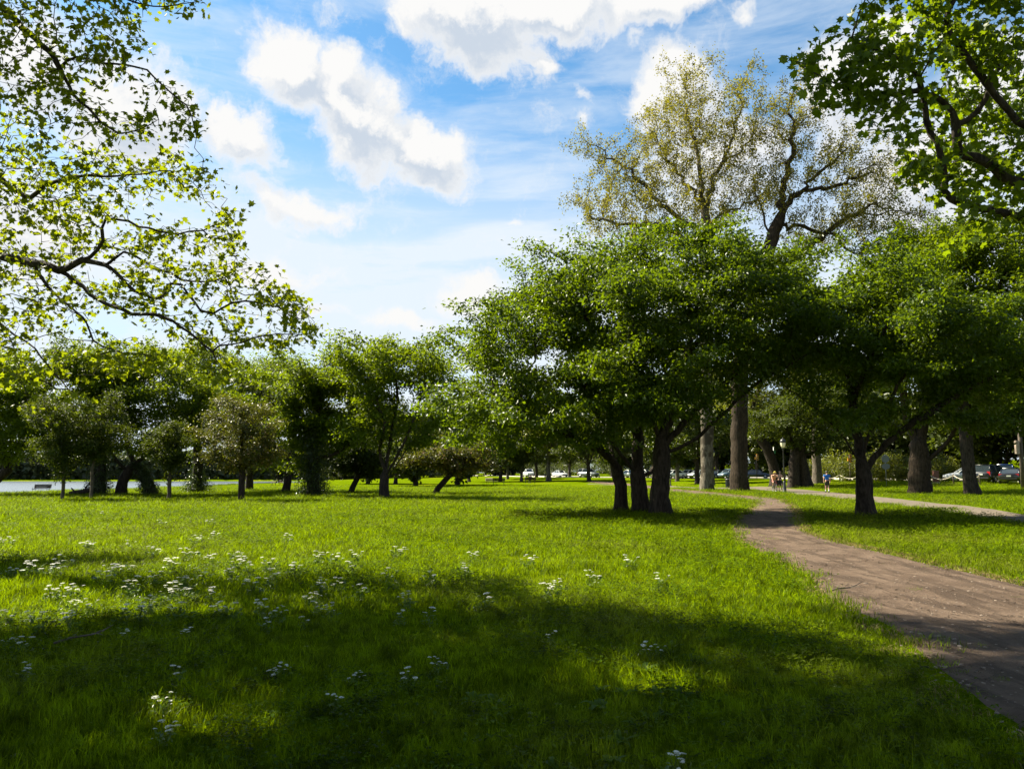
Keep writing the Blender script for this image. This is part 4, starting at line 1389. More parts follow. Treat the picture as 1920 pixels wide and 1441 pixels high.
small_tree('park_tree', 'small tree with trunk leaning right and low tawny crown', 815, 64, 890, [(840, 850, 55, 36), (800, 860, 42, 26), (885, 860, 38, 32)], [M['bark_dark'], M['leaf_red']], 313, .22, 12000, lean=30, n_attr=800, spray=.55)
small_tree('park_tree', 'tree leaning in at the left edge over the water', -30, 60, 880, [(20, 820, 70, 50), (-20, 760, 80, 60)], LF, 314, .35, 15000, lean=45)

# ------------------------------------------------------------------ tall sycamores behind the cherries
ol = dict(sprays=160, spray=1.2, step=.62, di=4.5, dk=.72, rtip=.03, leaf=(.15, .27), sig=(.18, .32), leaf_r=.05, limb_r=.16, slim=.34, wig=.16, up=.42, jitter=.34, flare=.3, shape=LEAF_OVAL, upw=.1, shell=.2, max_limbs=12)
DS = 75.0
bs = foot(1325, DS)
build_tree('tall_sycamore', 'tall pale-barked sycamore with thin olive crown rising above the left cherries', 'tree', bs,
           [bs, V3(1325, 800, DS), V3(1324, 650, DS), V3(1325, 520, DS), V3(1326, 430, DS), V3(1318, 380, DS)],
           [[V3(1318, 380, DS), V3(1310, 300, DS), V3(1290, 220, DS), V3(1285, 150, DS)], [V3(1320, 390, DS), V3(1350, 310, DS), V3(1380, 240, DS), V3(1392, 140, DS)],
            [V3(1325, 440, DS), V3(1260, 400, DS), V3(1190, 330, DS), V3(1120, 280, DS)], [V3(1325, 470, DS), V3(1250, 430, DS), V3(1160, 420, DS), V3(1100, 400, DS)],
            [V3(1318, 380, DS), V3(1270, 320, DS), V3(1230, 260, DS)], [V3(1350, 310, DS), V3(1400, 270, DS), V3(1425, 200, DS)], [V3(1325, 430, DS), V3(1370, 390, DS), V3(1420, 380, DS)]],
           [PXE(1300, 250, 85, 110, DS, 5), PXE(1190, 330, 85, 72, DS, 5), PXE(1235, 260, 65, 70, DS, 4.5), PXE(1125, 385, 50, 62, DS, 3), PXE(1385, 230, 48, 95, DS, 4), PXE(1230, 410, 140, 42, DS, 6), PXE(1340, 360, 90, 60, DS, 5), PXE(1130, 285, 45, 35, DS, 2.5), PXE(1420, 350, 30, 50, DS, 2.5)],
           [M['bark_pale'], M['leaf_olive']], 401, .58, n_attr=4200, n_leaf=44000, **ol)
bs = foot(1386, 72)
build_tree('tall_sycamore', 'tall sycamore with thick brown trunk, its bare limbs leaning right above the crowns', 'tree', bs,
           [bs, V3(1386, 800, 72), V3(1390, 680, 72), V3(1420, 540, 72), V3(1450, 440, 72), V3(1462, 410, 72)],
           [[V3(1462, 410, 72), V3(1468, 350, 72), V3(1485, 280, 72), V3(1480, 200, 72)], [V3(1462, 410, 72), V3(1495, 360, 72), V3(1540, 320, 72), V3(1590, 280, 72)],
            [V3(1455, 425, 72), V3(1500, 425, 72), V3(1550, 440, 72), V3(1600, 470, 72)], [V3(1495, 360, 72), V3(1560, 350, 72), V3(1620, 330, 72)], [V3(1450, 440, 72), V3(1430, 400, 72), V3(1415, 350, 72)],
            [V3(1420, 540, 72), V3(1500, 480, 72), V3(1570, 420, 72), V3(1630, 390, 72)]],
           [PXE(1490, 225, 52, 75, 72, 4), PXE(1560, 300, 80, 60, 72, 4.5), PXE(1630, 350, 70, 55, 72, 4), PXE(1440, 370, 38, 52, 72, 3), PXE(1442, 280, 34, 60, 72, 3), PXE(1560, 420, 110, 45, 72, 5), PXE(1480, 330, 50, 40, 72, 3), PXE(1650, 430, 80, 50, 72, 4)],
           [M['bark_brown'], M['leaf_olive']], 402, .72, n_attr=3000, n_leaf=28000, **ol)

# ------------------------------------------------------------------ trees on the road side (right)
RT = dict(slim=.12, step=.6, di=4.0, dk=1.0, leaf=(.22, .36), sig=(.45, .25), leaf_r=.05, limb_r=.12, rtip=.012, n_attr=1500)
br = foot(1724, 62.5)
build_tree('old_tree', 'thick gnarled old trunk forking low beyond the paved path', 'tree', br,
           [br, V3(1724, 890, 62.5), V3(1724, 865, 62.5), V3(1722, 835, 62.5)],
           [[V3(1732, 868, 62.5), V3(1760, 845, 62), V3(1785, 815, 61.5), V3(1800, 760, 61), V3(1800, 650, 61)], [V3(1722, 835, 62.5), V3(1700, 780, 63), V3(1690, 700, 63), V3(1680, 600, 63)], [V3(1722, 835, 62.5), V3(1735, 760, 63), V3(1750, 640, 63), V3(1750, 520, 63)]],
           [PXE(1690, 570, 120, 100, 63, 5), PXE(1770, 500, 110, 80, 63, 5), PXE(1770, 640, 110, 80, 62, 5), PXE(1660, 680, 80, 60, 62, 4), PXE(1800, 760, 80, 45, 61, 3.5), PXE(1750, 455, 110, 55, 64, 5)], [M['bark_brown'], M['leaf_left']], 403, .74, n_leaf=44000, **{**RT, 'rough': .09, 'flare': .25})
br = foot(1824, 59.5)
build_tree('park_tree', 'straight dark trunk leaning left in front of the silver car', 'tree', br,
           [br, V3(1817, 890, 59.5), V3(1812, 830, 59.5), V3(1808, 760, 59.5), V3(1815, 680, 59.5)],
           [[V3(1815, 680, 59.5), V3(1850, 600, 59), V3(1880, 520, 59)], [V3(1808, 760, 59.5), V3(1860, 700, 58.5), V3(1920, 640, 58)], [V3(1815, 680, 59.5), V3(1800, 580, 60), V3(1810, 480, 60)], [V3(1812, 800, 59.5), V3(1870, 770, 58), V3(1930, 760, 57.5)]],
           [PXE(1850, 530, 110, 100, 59.5, 5), PXE(1930, 600, 110, 110, 59, 5), PXE(1850, 690, 110, 70, 59, 4), PXE(1930, 470, 100, 70, 60, 4.5), PXE(1900, 760, 90, 40, 58, 3.5), PXE(1870, 440, 110, 55, 61, 5)], [M['bark_dark'], M['leaf_left']], 404, .44, n_leaf=42000, **RT)
build_tree('park_tree', 'dark trunk leaning left behind the cyclist', 'tree', foot(1455, 92), [foot(1455, 92), V3(1452, 880, 92), V3(1440, 845, 92), V3(1420, 810, 92), V3(1402, 785, 92)],
           [[V3(1402, 785, 92), V3(1380, 740, 92), V3(1390, 690, 92)], [V3(1420, 810, 92), V3(1450, 760, 92), V3(1480, 720, 92)], [V3(1402, 785, 92), V3(1420, 740, 92), V3(1440, 690, 92)]],
           [PXE(1400, 730, 60, 55, 92, 4), PXE(1470, 740, 65, 50, 92, 4), PXE(1440, 680, 80, 50, 92, 5), PXE(1430, 790, 40, 25, 91, 3)], [M['bark_dark'], M['leaf_bush']], 405, .55, n_leaf=15000, **RT)
build_tree('park_tree', 'twin dark trunks with low dark crown right of the nearest lamp post', 'tree', foot(1488, 84), [foot(1488, 84), V3(1489, 880, 84), V3(1492, 845, 84)],
           [[V3(1490, 850, 84), V3(1500, 830, 84), V3(1490, 780, 84)], [V3(1492, 850, 84), V3(1525, 850, 84), V3(1540, 825, 84)], [V3(1492, 845, 84), V3(1475, 800, 84), V3(1460, 770, 84)]],
           [PXE(1490, 790, 70, 42, 84, 4), PXE(1530, 815, 55, 30, 84, 3), PXE(1540, 760, 70, 45, 84, 4)], [M['bark_dark'], M['leaf_dark']], 406, .55, n_leaf=15000, second=([foot(1510, 84), V3(1508, 880, 84), V3(1504, 850, 84), V3(1506, 800, 84)], .55, .3), **RT)
build_tree('park_tree', 'single straight grey trunk left of the man in blue', 'tree', foot(1532, 95), [foot(1532, 95), V3(1532, 870, 95), V3(1530, 830, 95), V3(1532, 790, 95)],
           [[V3(1532, 790, 95), V3(1550, 740, 95), V3(1560, 700, 95)], [V3(1530, 810, 95), V3(1560, 780, 95), V3(1600, 770, 95)]],
           [PXE(1560, 760, 70, 50, 95, 5), PXE(1600, 800, 60, 30, 95, 4), PXE(1540, 700, 70, 50, 95, 5)], [M['bark_grey'], M['leaf_dark']], 407, .5, n_leaf=13000, **RT)


# ------------------------------------------------------------------ copies: trees along the road, in the far park and in the woods
def proto(seed, h, spread, trunk_h, mats, n_leaf, leaf, r):
    o = (0, 0, 0)
    rng = np.random.default_rng(seed)
    E = [((rng.uniform(-.3, .3) * spread, rng.uniform(-.3, .3) * spread, trunk_h + (h - trunk_h) * f), (spread * s, spread * s, (h - trunk_h) * .24)) for f, s in ((.28, .85), (.5, 1.0), (.72, .75), (.86, .45))]
    lm = [[(0, 0, trunk_h * .9), tuple(np.array(E[k % 4][0]) * .5 + np.array([math.cos(a), math.sin(a), 0]) * spread * .3 + np.array([0, 0, trunk_h * .5])), tuple(np.array(E[k % 4][0]) + np.array([math.cos(a), math.sin(a), 0]) * spread * .6)] for k, a in enumerate(np.linspace(0, 5.2, 5))]
    return build_tree('park_tree', 'x', 'tree', o, [o, (.1, 0, trunk_h * .5), (0, .1, trunk_h), (0, 0, trunk_h + (h - trunk_h) * .5)], lm, E, mats, seed, r, n_leaf=n_leaf, leaf=leaf, n_attr=420, step=.8, di=5, dk=1.3, rtip=.02, sig=(.55, .3), leaf_r=.07, limb_r=.14, max_limbs=3)[0]


pA = proto(501, 15, 5.2, 3.2, [M['bark_dark'], M['leaf_wood']], 11000, (.35, .55), .34)
pB = proto(502, 13, 4.6, 2.8, [M['bark_grey'], M['leaf_wood']], 10000, (.35, .55), .28)
pC = proto(503, 22, 6.5, 1.6, [M['bark_dark'], M['leaf_dark']], 20000, (.5, .8), .42)
pE = proto(505, 14, 5.5, 1.0, [M['bark_dark'], M['leaf_wood']], 16000, (.6, .95), .34)
pD = proto(504, 14, 4.8, 4.0, [M['bark_pale'], M['leaf_bush']], 9000, (.35, .55), .40)
used = set()
rngc = random.Random(9)


def put(p, px, d, h, label, group, wide=1.0, sink=0.0):
    b = foot(px, d) if px is not None else d
    b = b + Vector((0, 0, -sink))
    rz, s = rngc.uniform(0, 6.28), h * rngc.uniform(.94, 1.06)
    if p.name not in used:
        used.add(p.name)
        p.location = b; p.rotation_euler = (0, 0, rz); p.scale = (s * wide, s * wide, s)
        p['label'] = label; p['group'] = group
        return p
    o = clone(p, b, rz, (s * wide, s * wide, s), label)
    o['group'] = group
    return o


# far lawn: trunks one can count between the trees and the road
gl = 'trees of the far lawn and road edge'
for px, d, p, h, lb in [
        (780, 104, pE, .72, 'leafy far tree filling the gap left of the small leaning tree'), (858, 112, pE, .75, 'leafy far tree showing under the left edge of the big green crown'), (690, 122, pE, .8, 'leafy far tree behind the small dark kinked tree'),
        (742, 118, pA, .8, 'far tree whose trunk shows just right of the airy many-limbed tree'), (880, 150, pB, .95, 'far tree left of the pair of far benches'),
        (938, 150, pA, .9, 'dark far trunk behind the pair of far benches'), (952, 165, pB, .95, 'thin far trunk right of the far benches'),
        (978, 150, pB, .95, 'dark far trunk left of the white pickup'), (1006, 175, pA, .9, 'far trunk right of the white pickup'),
        (1029, 148, pD, .95, 'pale-barked far trunk left of the white sedan'), (1068, 185, pB, 1.0, 'far tree behind the white sedan'),
        (1104, 138, pA, .9, 'dark far trunk in front of the dark van'), (1148, 165, pA, 1.0, 'far tree behind the left cherry trunk'),
        (1270, 128, pB, 1.0, 'dark trunk right of the front cherry, before the white cars'), (1308, 112, pA, 1.0, 'dark trunk just left of the pale sycamore trunk'),
        (1345, 140, pA, 1.1, 'far tree between the two tall sycamores'), (1420, 150, pB, 1.1, 'far tree behind the dark blue car'), (1225, 150, pB, 1.1, 'far tree seen between the cherry trunks')]:
    put(p, px, d, h, lb, gl)
gw = 'woods across the road'
k = 0
for X, Y in [(76, 84), (84, 72), (92, 88), (70, 100), (80, 112), (94, 108), (66, 122), (76, 134), (60, 142), (70, 156), (98, 66), (108, 80), (54, 162), (46, 176), (62, 174), (36, 190), (26, 205), (46, 200), (88, 128), (112, 54), (102, 96), (66, 88), (63, 104), (84, 60), (57, 132), (122, 66), (118, 100), (50, 152), (38, 176)]:
    put(pC if k % 3 else pE, None, Vector((X, Y, hz(X, Y))), 1.0 if k % 3 else 1.1, 'dark leafy tree in the dense woods across the road', gw, 1.25, .3)
    k += 1
gf = 'wood edge at the far end of the park'
for j in range(34):
    X = -70 + j * 4.6 + rngc.uniform(-2, 2); Y = 246 + rngc.uniform(-14, 26) + (12 if X > -10 else 0)
    put((pE, pB, pE, pC)[j % 4], None, Vector((X, Y, hz(X, Y))), (1.0, 1.05, .9, .7)[j % 4], 'dark tree in the wood edge at the far end of the park', gf, 1.35)


def shrub(label, px, d, w, h, seed, mat=None, group='shrubs by the road'):
    b = foot(px, d)
    rng = np.random.default_rng(seed)
    E = [((b.x + rng.uniform(-.3, .3) * w, b.y + rng.uniform(-.3, .3) * w, b.z + h * f), (w * s, w * s, h * .35)) for f, s in ((.3, .6), (.6, .5))]
    stem = [b, b + Vector((.05, 0, h * .2)), b + Vector((0, .05, h * .4))]
    lm = [[b, b + Vector((math.cos(a) * w * .3, math.sin(a) * w * .3, h * .4)), b + Vector((math.cos(a) * w * .5, math.sin(a) * w * .5, h * .8))] for a in (0, 1.3, 2.6, 3.9, 5.2)]
    return build_tree('shrub', label, 'shrub', b, stem, lm, E, [M['bark_grey'], mat or M['leaf_bush']], seed, .09, n_attr=350, step=.35, di=2.5, dk=.6, rtip=.01, n_leaf=3200, leaf=(.18, .32), sig=(.3, .25), leaf_r=.05, limb_r=.2, flare=0, crown_name='foliage', group=group)


shrub('pale green thicket right of the man in blue', 1585, 99, 3.2, 3.4, 601)
shrub('tawny bare-twigged thicket behind the man in blue', 1555, 104, 2.8, 3.0, 602)
shrub('yellow-green bush behind the grey sign backs', 1655, 98, 3.2, 3.6, 603)
shrub('bright green bush left of the gnarled old trunk', 1692, 96, 2.6, 3.2, 604)
shrub('low bush between the twin trunks and grey trunk', 1518, 108, 2.5, 2.6, 605)
shrub('small bright bush right of the gnarled old trunk', 1772, 92, 1.6, 2.6, 606)
shrub('dark hedge-like bush behind the white cars', 1290, 172, 5.0, 3.0, 607, M['leaf_wood'])
shrub('dark bush behind the dark blue car', 1425, 168, 5.0, 3.2, 608, M['leaf_wood'])


ub = shrub('dark undergrowth at the foot of the woods beyond the far road', 1000, 236, 5.0, 4.0, 609, M['leaf_wood'], 'undergrowth at the foot of the woods')[0]
for X, Y in [(-58, 236), (-49, 240), (-40, 235), (-31, 239), (-22, 236), (-13, 240), (-4, 250), (14, 236), (20, 226), (27, 216), (33, 205), (40, 196), (48, 186), (54, 176), (60, 164), (64, 150), (68, 138), (72, 124), (74, 110), (78, 98), (82, 88), (88, 78), (96, 68), (4, 272), (-2, 290), (10, 258), (-14, 280), (18, 250), (0, 262)]:
    c = clone(ub, Vector((X, Y, hz(X, Y) - .2)), rngc.uniform(0, 6.28), (1.5, 1.5, 1.15 + rngc.uniform(-.2, .3)), None)


def far_bank():
    rng = np.random.default_rng(71)
    n = 42000
    X = rng.uniform(-330, -20, n); Y = 316 + rng.exponential(9, n) - .03 * X
    top = 10.5 + 3.5 * np.array([mnoise.noise(Vector((x * .05, 4, 0))) for x in X]) + 2.0 * np.array([mnoise.noise(Vector((x * .22, 9, 0))) for x in X])
    Z = -1.2 + top * rng.uniform(0, 1, n) ** .8
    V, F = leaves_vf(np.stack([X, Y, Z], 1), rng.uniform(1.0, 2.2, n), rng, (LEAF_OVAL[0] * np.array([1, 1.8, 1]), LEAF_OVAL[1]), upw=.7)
    tag(link('riverbank_woods', mesh_np('riverbank_woods', V, F), M['leaf_far']), 'dark woods along the far bank of the river', 'woods', kind='stuff')


far_bank()
# reeds along the near shore
def reeds():
    rng = np.random.default_rng(15)
    n = 900
    Y = rng.uniform(70, 240, n); X = -71.5 + 1.6 * np.sin(Y * .05) + .8 * np.sin(Y * .17) + rng.normal(0, 1.3, n)
    scatter('reeds', np.c_[X, Y, land(X, Y)], np.c_[np.zeros((n, 2)), rng.uniform(0, 6.28, n)], np.c_[np.full((n, 2), 4.5), rng.uniform(4, 8, n)], np.zeros(n, int), [blade_tuft('reed_clump', 90, 40, .16, .05, .12, .004, .4)], M['clover'], 'tall rough grass along the near river bank', 'grass')


reeds()


build_grass()
# ------------------------------------------------------------------ wildflowers, weeds and twigs in the lawn
M['petal'] = plain('petal', (.46, .46, .39), .7, var=.12, scale=30, spec=.2)
M['stem_green'] = leaf_mat('stem_green', (.05, .09, .012), (.09, .14, .02), (.12, .2, .015), .3)
M['weed_leaf'] = leaf_mat('weed_leaf', (.030, .068, .004), (.070, .118, .006), (.15, .23, .006), .42, .55, .15)
M['wood_grey'] = plain('wood_grey', (.07, .052, .038), .85, var=.3, scale=12, bump=.4)


def ground_below(px, py, H):
    """ground point of something H tall whose top shows at the pixel"""
    r = ray(px, py)
    t = (H - EYE) / r.z
    return Vector((r.x * t, r.y * t, hz(r.x * t, r.y * t)))


def umbel_mesh(seed):
    rng = np.random.default_rng(seed)
    V, F = [], []
    n = 34
    R = rng.uniform(.034, .052)
    for k in range(n):
        a = k * 2.39996; r = R * math.sqrt((k + .5) / n)
        c = np.array([r * math.cos(a), r * math.sin(a), .012 * (1 - (r / R) ** 2) + rng.normal(0, .003)])
        s = rng.uniform(.006, .0105)
        t = rng.normal(0, .3, 2)
        b = len(V)
        for j in range(5):
            q = 2 * math.pi * j / 5 + a
            V.append(c + [s * math.cos(q), s * math.sin(q), s * (t[0] * math.cos(q) + t[1] * math.sin(q))])
        V.append(c + [0, 0, .003])
        F += [(b + j, b + (j + 1) % 5, b + 5) for j in range(5)]
    me = mesh_np('flower_head', V, F); me.materials.append(M['petal'])
    return me


def plant_variant(seed):
    rng = np.random.default_rng(seed)
    k = int(rng.integers(3, 7))
    V, F, heads = [], [], []
    parts = []
    for i in range(k):
        a = rng.uniform(0, 6.28); sp = rng.uniform(.03, .14); h = rng.uniform(.22, .36)
        top = np.array([math.cos(a) * sp, math.sin(a) * sp, h])
        pts = np.array([[0, 0, -.02], top * np.array([.35, .35, .5]), top])
        P0, P1 = pts[:-1], pts[1:]
        parts.append(edge_prisms(P0, np.full(2, .0028), P1, np.full(2, .0022)))
        heads.append((top, rng.uniform(.75, 1.3), rng.uniform(-.25, .25), rng.uniform(-.25, .25)))
        if rng.uniform() < .6:                                   # a side shoot with a smaller head
            t2 = top * .6 + np.array([rng.normal(0, .05), rng.normal(0, .05), h * .28])
            parts.append(edge_prisms((top * .5)[None], np.full(1, .002), t2[None], np.full(1, .0018)))
            heads.append((t2, rng.uniform(.5, .8), rng.uniform(-.3, .3), rng.uniform(-.3, .3)))
    v, f = join_vf(parts)
    sm = mesh_np('stem', v, f); sm.materials.append(M['stem_green'])
    C = rng.normal(0, .06, (46, 3)); C[:, 2] = rng.uniform(.02, .2, 46)
    lv, lf = leaves_vf(C, rng.uniform(.05, .10, 46), rng, LEAF_STRIP, upw=.5, droop=0)
    lm = mesh_np('leaves', lv, lf); lm.materials.append(M['stem_green'])
    return sm, lm, heads


UMB = [umbel_mesh(s) for s in range(5)]
PV = [plant_variant(s) for s in range(40, 48)]
FL_A = [(555, 62), (877, 112), (1140, 105), (1165, 175), (1052, 200), (1553, 182), (475, 213), (695, 230), (45, 203), (825, 262), (1030, 270), (1145, 300), (1275, 275), (1280, 315), (930, 320), (1455, 322), (1340, 345), (1715, 290), (1800, 300),
        (170, 340), (285, 345), (65, 360), (345, 305), (650, 335), (570, 385), (610, 350), (990, 405), (1085, 375), (1250, 370), (1480, 375), (1600, 350), (830, 390), (710, 430), (710, 460), (900, 480), (985, 465), (1140, 480), (1460, 410), (1740, 440),
        (1690, 495), (1370, 435), (340, 465), (410, 465), (480, 540), (660, 575), (760, 575), (800, 540), (955, 572), (1180, 545), (1245, 575), (1415, 562), (1495, 572), (1440, 615), (1710, 540), (1785, 560), (1640, 598), (50, 590), (375, 605),
        (205, 620), (60, 690), (130, 720), (1020, 665), (685, 665), (150, 840), (960, 870), (1525, 840), (1480, 865), (865, 1025), (1810, 1015), (885, 1168), (395, 525), (280, 470), (1830, 430)]
FL_B = [(50, 330), (285, 245), (68, 272), (240, 375), (640, 345), (460, 380), (338, 475), (455, 540), (300, 540), (685, 270), (955, 285), (735, 480), (90, 440), (1060, 440), (1115, 412), (1300, 365), (1635, 385), (1475, 288), (505, 780), (75, 840),
        (340, 850), (1575, 715), (1635, 715), (1080, 650), (1710, 1255)]


def flowers():
    rng = np.random.default_rng(21)
    px = [(x * .3476, 940 + y * .3476) for x, y in FL_A] + [(640 + x * .3646, 940 + y * .3646) for x, y in FL_B]
    lone = {(525): None}
    rows = []
    for i, (x, y) in enumerate(px):
        b = ground_below(x, y, .2)
        d = math.hypot(b.x, b.y)
        rows.append((i, x, y, b, d))
    def where(x, y):
        if y > 1190: band = 'in the shaded near grass'
        elif y > 1075: band = 'in the dappled shade'
        elif y > 1010: band = 'along the edge of the shade'
        else: band = 'far out in the sunlit lawn'
        side = 'at far left' if x < 170 else 'left of centre' if x < 460 else 'near the middle' if x < 900 else 'right of centre'
        return f'white umbel wildflower {band}, {side}', f'white wildflowers {band} {side}'
    from collections import Counter
    cnt = Counter(where(x, y)[0] for _, x, y, _, _ in rows)
    for i, x, y, b, d in rows:
        sm, lm, heads = PV[int(rng.integers(0, len(PV)))]
        lb, gp = where(x, y)
        root = empty('wildflower', b, rng.uniform(0, 6.28))
        s = rng.uniform(.75, 1.1) * min(1.7, max(1, d / 8.5)) * (.78 if d < 9 else 1.0); root.scale = (s * .8, s * .8, min(s, 1.15) * .62)
        tag(root, lb, 'flower', gp)
        link('stem', sm, None, root); tag(link('leaves', lm, None, root), kind='stuff')
        for p, sc, rx, ry in heads:
            h = link('flower_head', UMB[int(rng.integers(0, 5))], None, root)
            h.location = tuple(p); h.rotation_euler = (rx, ry, 0); h.scale = (sc * .64,) * 3


flowers()


def weed_leaf_mesh(seed):
    rng = np.random.default_rng(seed)
    L = 1.0
    V, F = [], []
    n = 6
    for k in range(n + 1):
        t = k / n
        w = .17 * math.sin(math.pi * min(1, t * .93 + .07)) ** .8 * (1 if k < n else 0) + (.012 if k == 0 else 0)
        z = .55 * t - .62 * t * t + rng.normal(0, .008)
        V += [(t * L, -w, z + w * .25), (t * L, 0, z), (t * L, w, z + w * .25)]
    for k in range(n):
        a = k * 3
        F += [(a, a + 1, a + 4, a + 3), (a + 1, a + 2, a + 5, a + 4)]
    me = mesh_np('leaf', V, F, True); me.materials.append(M['weed_leaf'])
    return me


WL = [weed_leaf_mesh(s) for s in range(4)]
WEEDS = [(1820, 800), (1690, 760), (1740, 960), (1560, 850), (1330, 935), (1320, 1020), (1460, 960), (1620, 950), (1510, 1110), (1600, 1080), (690, 1000), (790, 1010), (1480, 545), (1340, 540), (1160, 545), (1700, 735), (960, 1230), (1130, 1330), (1430, 1190), (1860, 700), (1390, 1290)]


def weeds():
    rng = np.random.default_rng(33)
    for x, y in WEEDS:
        px, py = 640 + x * .3646, 940 + y * .3646
        b = ground_below(px, py, .08)
        root = empty('broadleaf_weed', b, rng.uniform(0, 6.28))
        side = 'near the dirt path' if px > 1200 else 'right of centre' if px > 1050 else 'near the middle'
        band = 'in the nearest shade' if py > 1340 else 'in deep shade' if py > 1260 else 'in dappled shade' if py > 1170 else 'at the edge of the sun'
        tag(root, f'broad-leaved weed rosette {band}, {side}', 'plant', f'broad-leaved weeds {band} {side}')
        n = int(rng.integers(6, 11))
        for k in range(n):
            o = link('leaf', WL[int(rng.integers(0, 4))], None, root)
            s = rng.uniform(.075, .15)
            o.scale = (s, s * rng.uniform(.8, 1.15), s * rng.uniform(.7, 1.5))
            o.rotation_euler = (rng.uniform(-.25, .25), -rng.uniform(.05, .6), k * 6.283 / n + rng.uniform(-.3, .3))
            o.location = (0, 0, .015)


weeds()


def fallen_branch(px, py, L, rz, seed, label):
    rng = np.random.default_rng(seed)
    b = G(px, py)
    root = empty('fallen_branch', b + Vector((0, 0, .035)), rz); tag(root, label, 'branch')
    pts = [(-L / 2, 0, .0), (-L * .2, .05, .03), (L * .1, -.02, .05), (L * .35, .06, .07), (L / 2, .03, .12)]
    MB().tube(pts, [.013, .012, .010, .007, .003], 6).build('stem', M['wood_grey'], root, True)
    MB().tube([(L * .1, -.02, .05), (L * .2, -.14, .08), (L * .3, -.22, .07)], [.007, .005, .002], 5).build('twig', M['wood_grey'], root, True)
    MB().tube([(-L * .2, .05, .03), (-L * .1, .18, .05)], [.006, .002], 5).build('twig', M['wood_grey'], root, True)


fallen_branch(157, 1207, .5, .55, 1, 'thin bare branch fallen in the shaded grass at left')
fallen_branch(1588, 1112, .5, .1, 2, 'short dark stick lying on the dirt path')

# ------------------------------------------------------------------ benches, lamps, signs, bins
M['iron'] = plain('iron', (.018, .018, .019), .45, var=.2, spec=.5)
M['iron_green'] = plain('iron_green', (.020, .030, .026), .5, var=.2)
M['bench_wood'] = plain('bench_wood', (.040, .028, .018), .9, var=.25, scale=4, spec=.05)
M['bench_pale'] = plain('bench_pale', (.36, .28, .22), .8, var=.15, scale=4)  # paler bench wood: sunlight on the riverside benches put into the colour
M['globe'] = plain('globe', (.80, .70, .50), .25, var=.05, spec=.5)
M['sign_green'] = plain('sign_green', (.010, .13, .075), .45, var=.05)
M['sign_blue'] = plain('sign_blue', (.42, .66, .74), .45, var=.05)
M['sign_grey'] = plain('sign_grey', (.13, .145, .14), .6, metal=.0, var=.08)
M['galv'] = plain('galv', (.36, .36, .34), .5, metal=.5, var=.15)
M['signal'] = plain('signal', (.62, .28, .025), .5, var=.08)
M['lens_dark'] = plain('lens_dark', (.03, .02, .015), .3, var=.1)
M['cabinet'] = plain('cabinet', (.14, .055, .035), .6, var=.15)
M['pole_wood'] = plain('pole_wood', (.085, .065, .05), .9, var=.3, scale=8)
M['rope'] = plain('rope', (.50, .45, .36), .9, var=.15)


def bench(label, loc, rz, wood, group='park benches'):
    r = empty('park_bench', loc, rz); tag(r, label, 'bench', group)
    for y in (-.17, 0, .17):
        MB().box((0, y, .45), (1.8, .14, .035)).build('seat_slat', wood, r, bevel=.006)
    ra = Matrix.Rotation(math.radians(-12), 3, 'X')
    for z in (.58, .72, .86):
        MB().box((0, -.27 - (z - .5) * .2, z), (1.8, .03, .125), ra).build('back_slat', wood, r, bevel=.005)
    for x in (-.75, .75):
        mb = MB()
        mb.tube([(x, .22, 0), (x, .2, .43)], .022, 6).tube([(x, -.22, 0), (x, -.24, .45), (x, -.36, .92)], .022, 6).tube([(x, .22, .425), (x, -.24, .425)], .018, 6)
        mb.tube([(x, .2, .43), (x, .22, .64), (x, -.28, .66)], .018, 6)
        mb.build('leg_frame', M['iron'], r, True)
    return r


bench('slatted wooden bench facing the river at far left', foot(79, 84), math.radians(62), M['bench_wood'])
bench('left of two pale sunlit benches by the water', foot(514, 108), math.radians(105), M['bench_pale'])
bench('right of two pale sunlit benches by the water', foot(528, 108), math.radians(100), M['bench_pale'])
bench('dark bench seen from behind on the far lawn', foot(935, 116), math.radians(8), M['bench_wood'])
bench('pale bench beside the dark one on the far lawn', foot(922, 119), math.radians(-30), M['bench_pale'])
bench('small dark bench below the white pickup', foot(994, 128), math.radians(10), M['bench_wood'])


def street_lamp(label, loc, h=4.45):
    r = empty('street_lamp', loc); tag(r, label, 'lamp post', 'park lamp posts')
    MB().lathe([(.20, 0), (.20, .10), (.15, .16), (.14, .5), (.11, .58), (.10, .9), (.075, .98)], 14).build('base', M['iron'], r, True)
    MB().lathe([(.062, .95), (.055, 2.0), (.045, h - 1.0), (.07, h - .95), (.05, h - .88), (.10, h - .80), (.13, h - .76)], 12).build('pole', M['iron'], r, True)
    g = MB().lathe([(.11, h - .76), (.17, h - .60), (.21, h - .42), (.215, h - .32)], 16).build('globe', M['globe'], r, True)
    MB().lathe([(.235, h - .33), (.245, h - .27), (.21, h - .13), (.12, h - .04), (.04, h - .01), (.02, h + .10)], 16).build('cap', M['iron'], r, True)
    return r


street_lamp('nearest black lamp post with cream globe, beside the cyclist', foot(1470, 66.5))
street_lamp('smaller black lamp post right of the pale sycamore trunk', foot(1338, 104))
street_lamp('distant lamp post right of the dark van', foot(1123, 165))
street_lamp('distant lamp post left of the pale far trunk', foot(1022, 172))

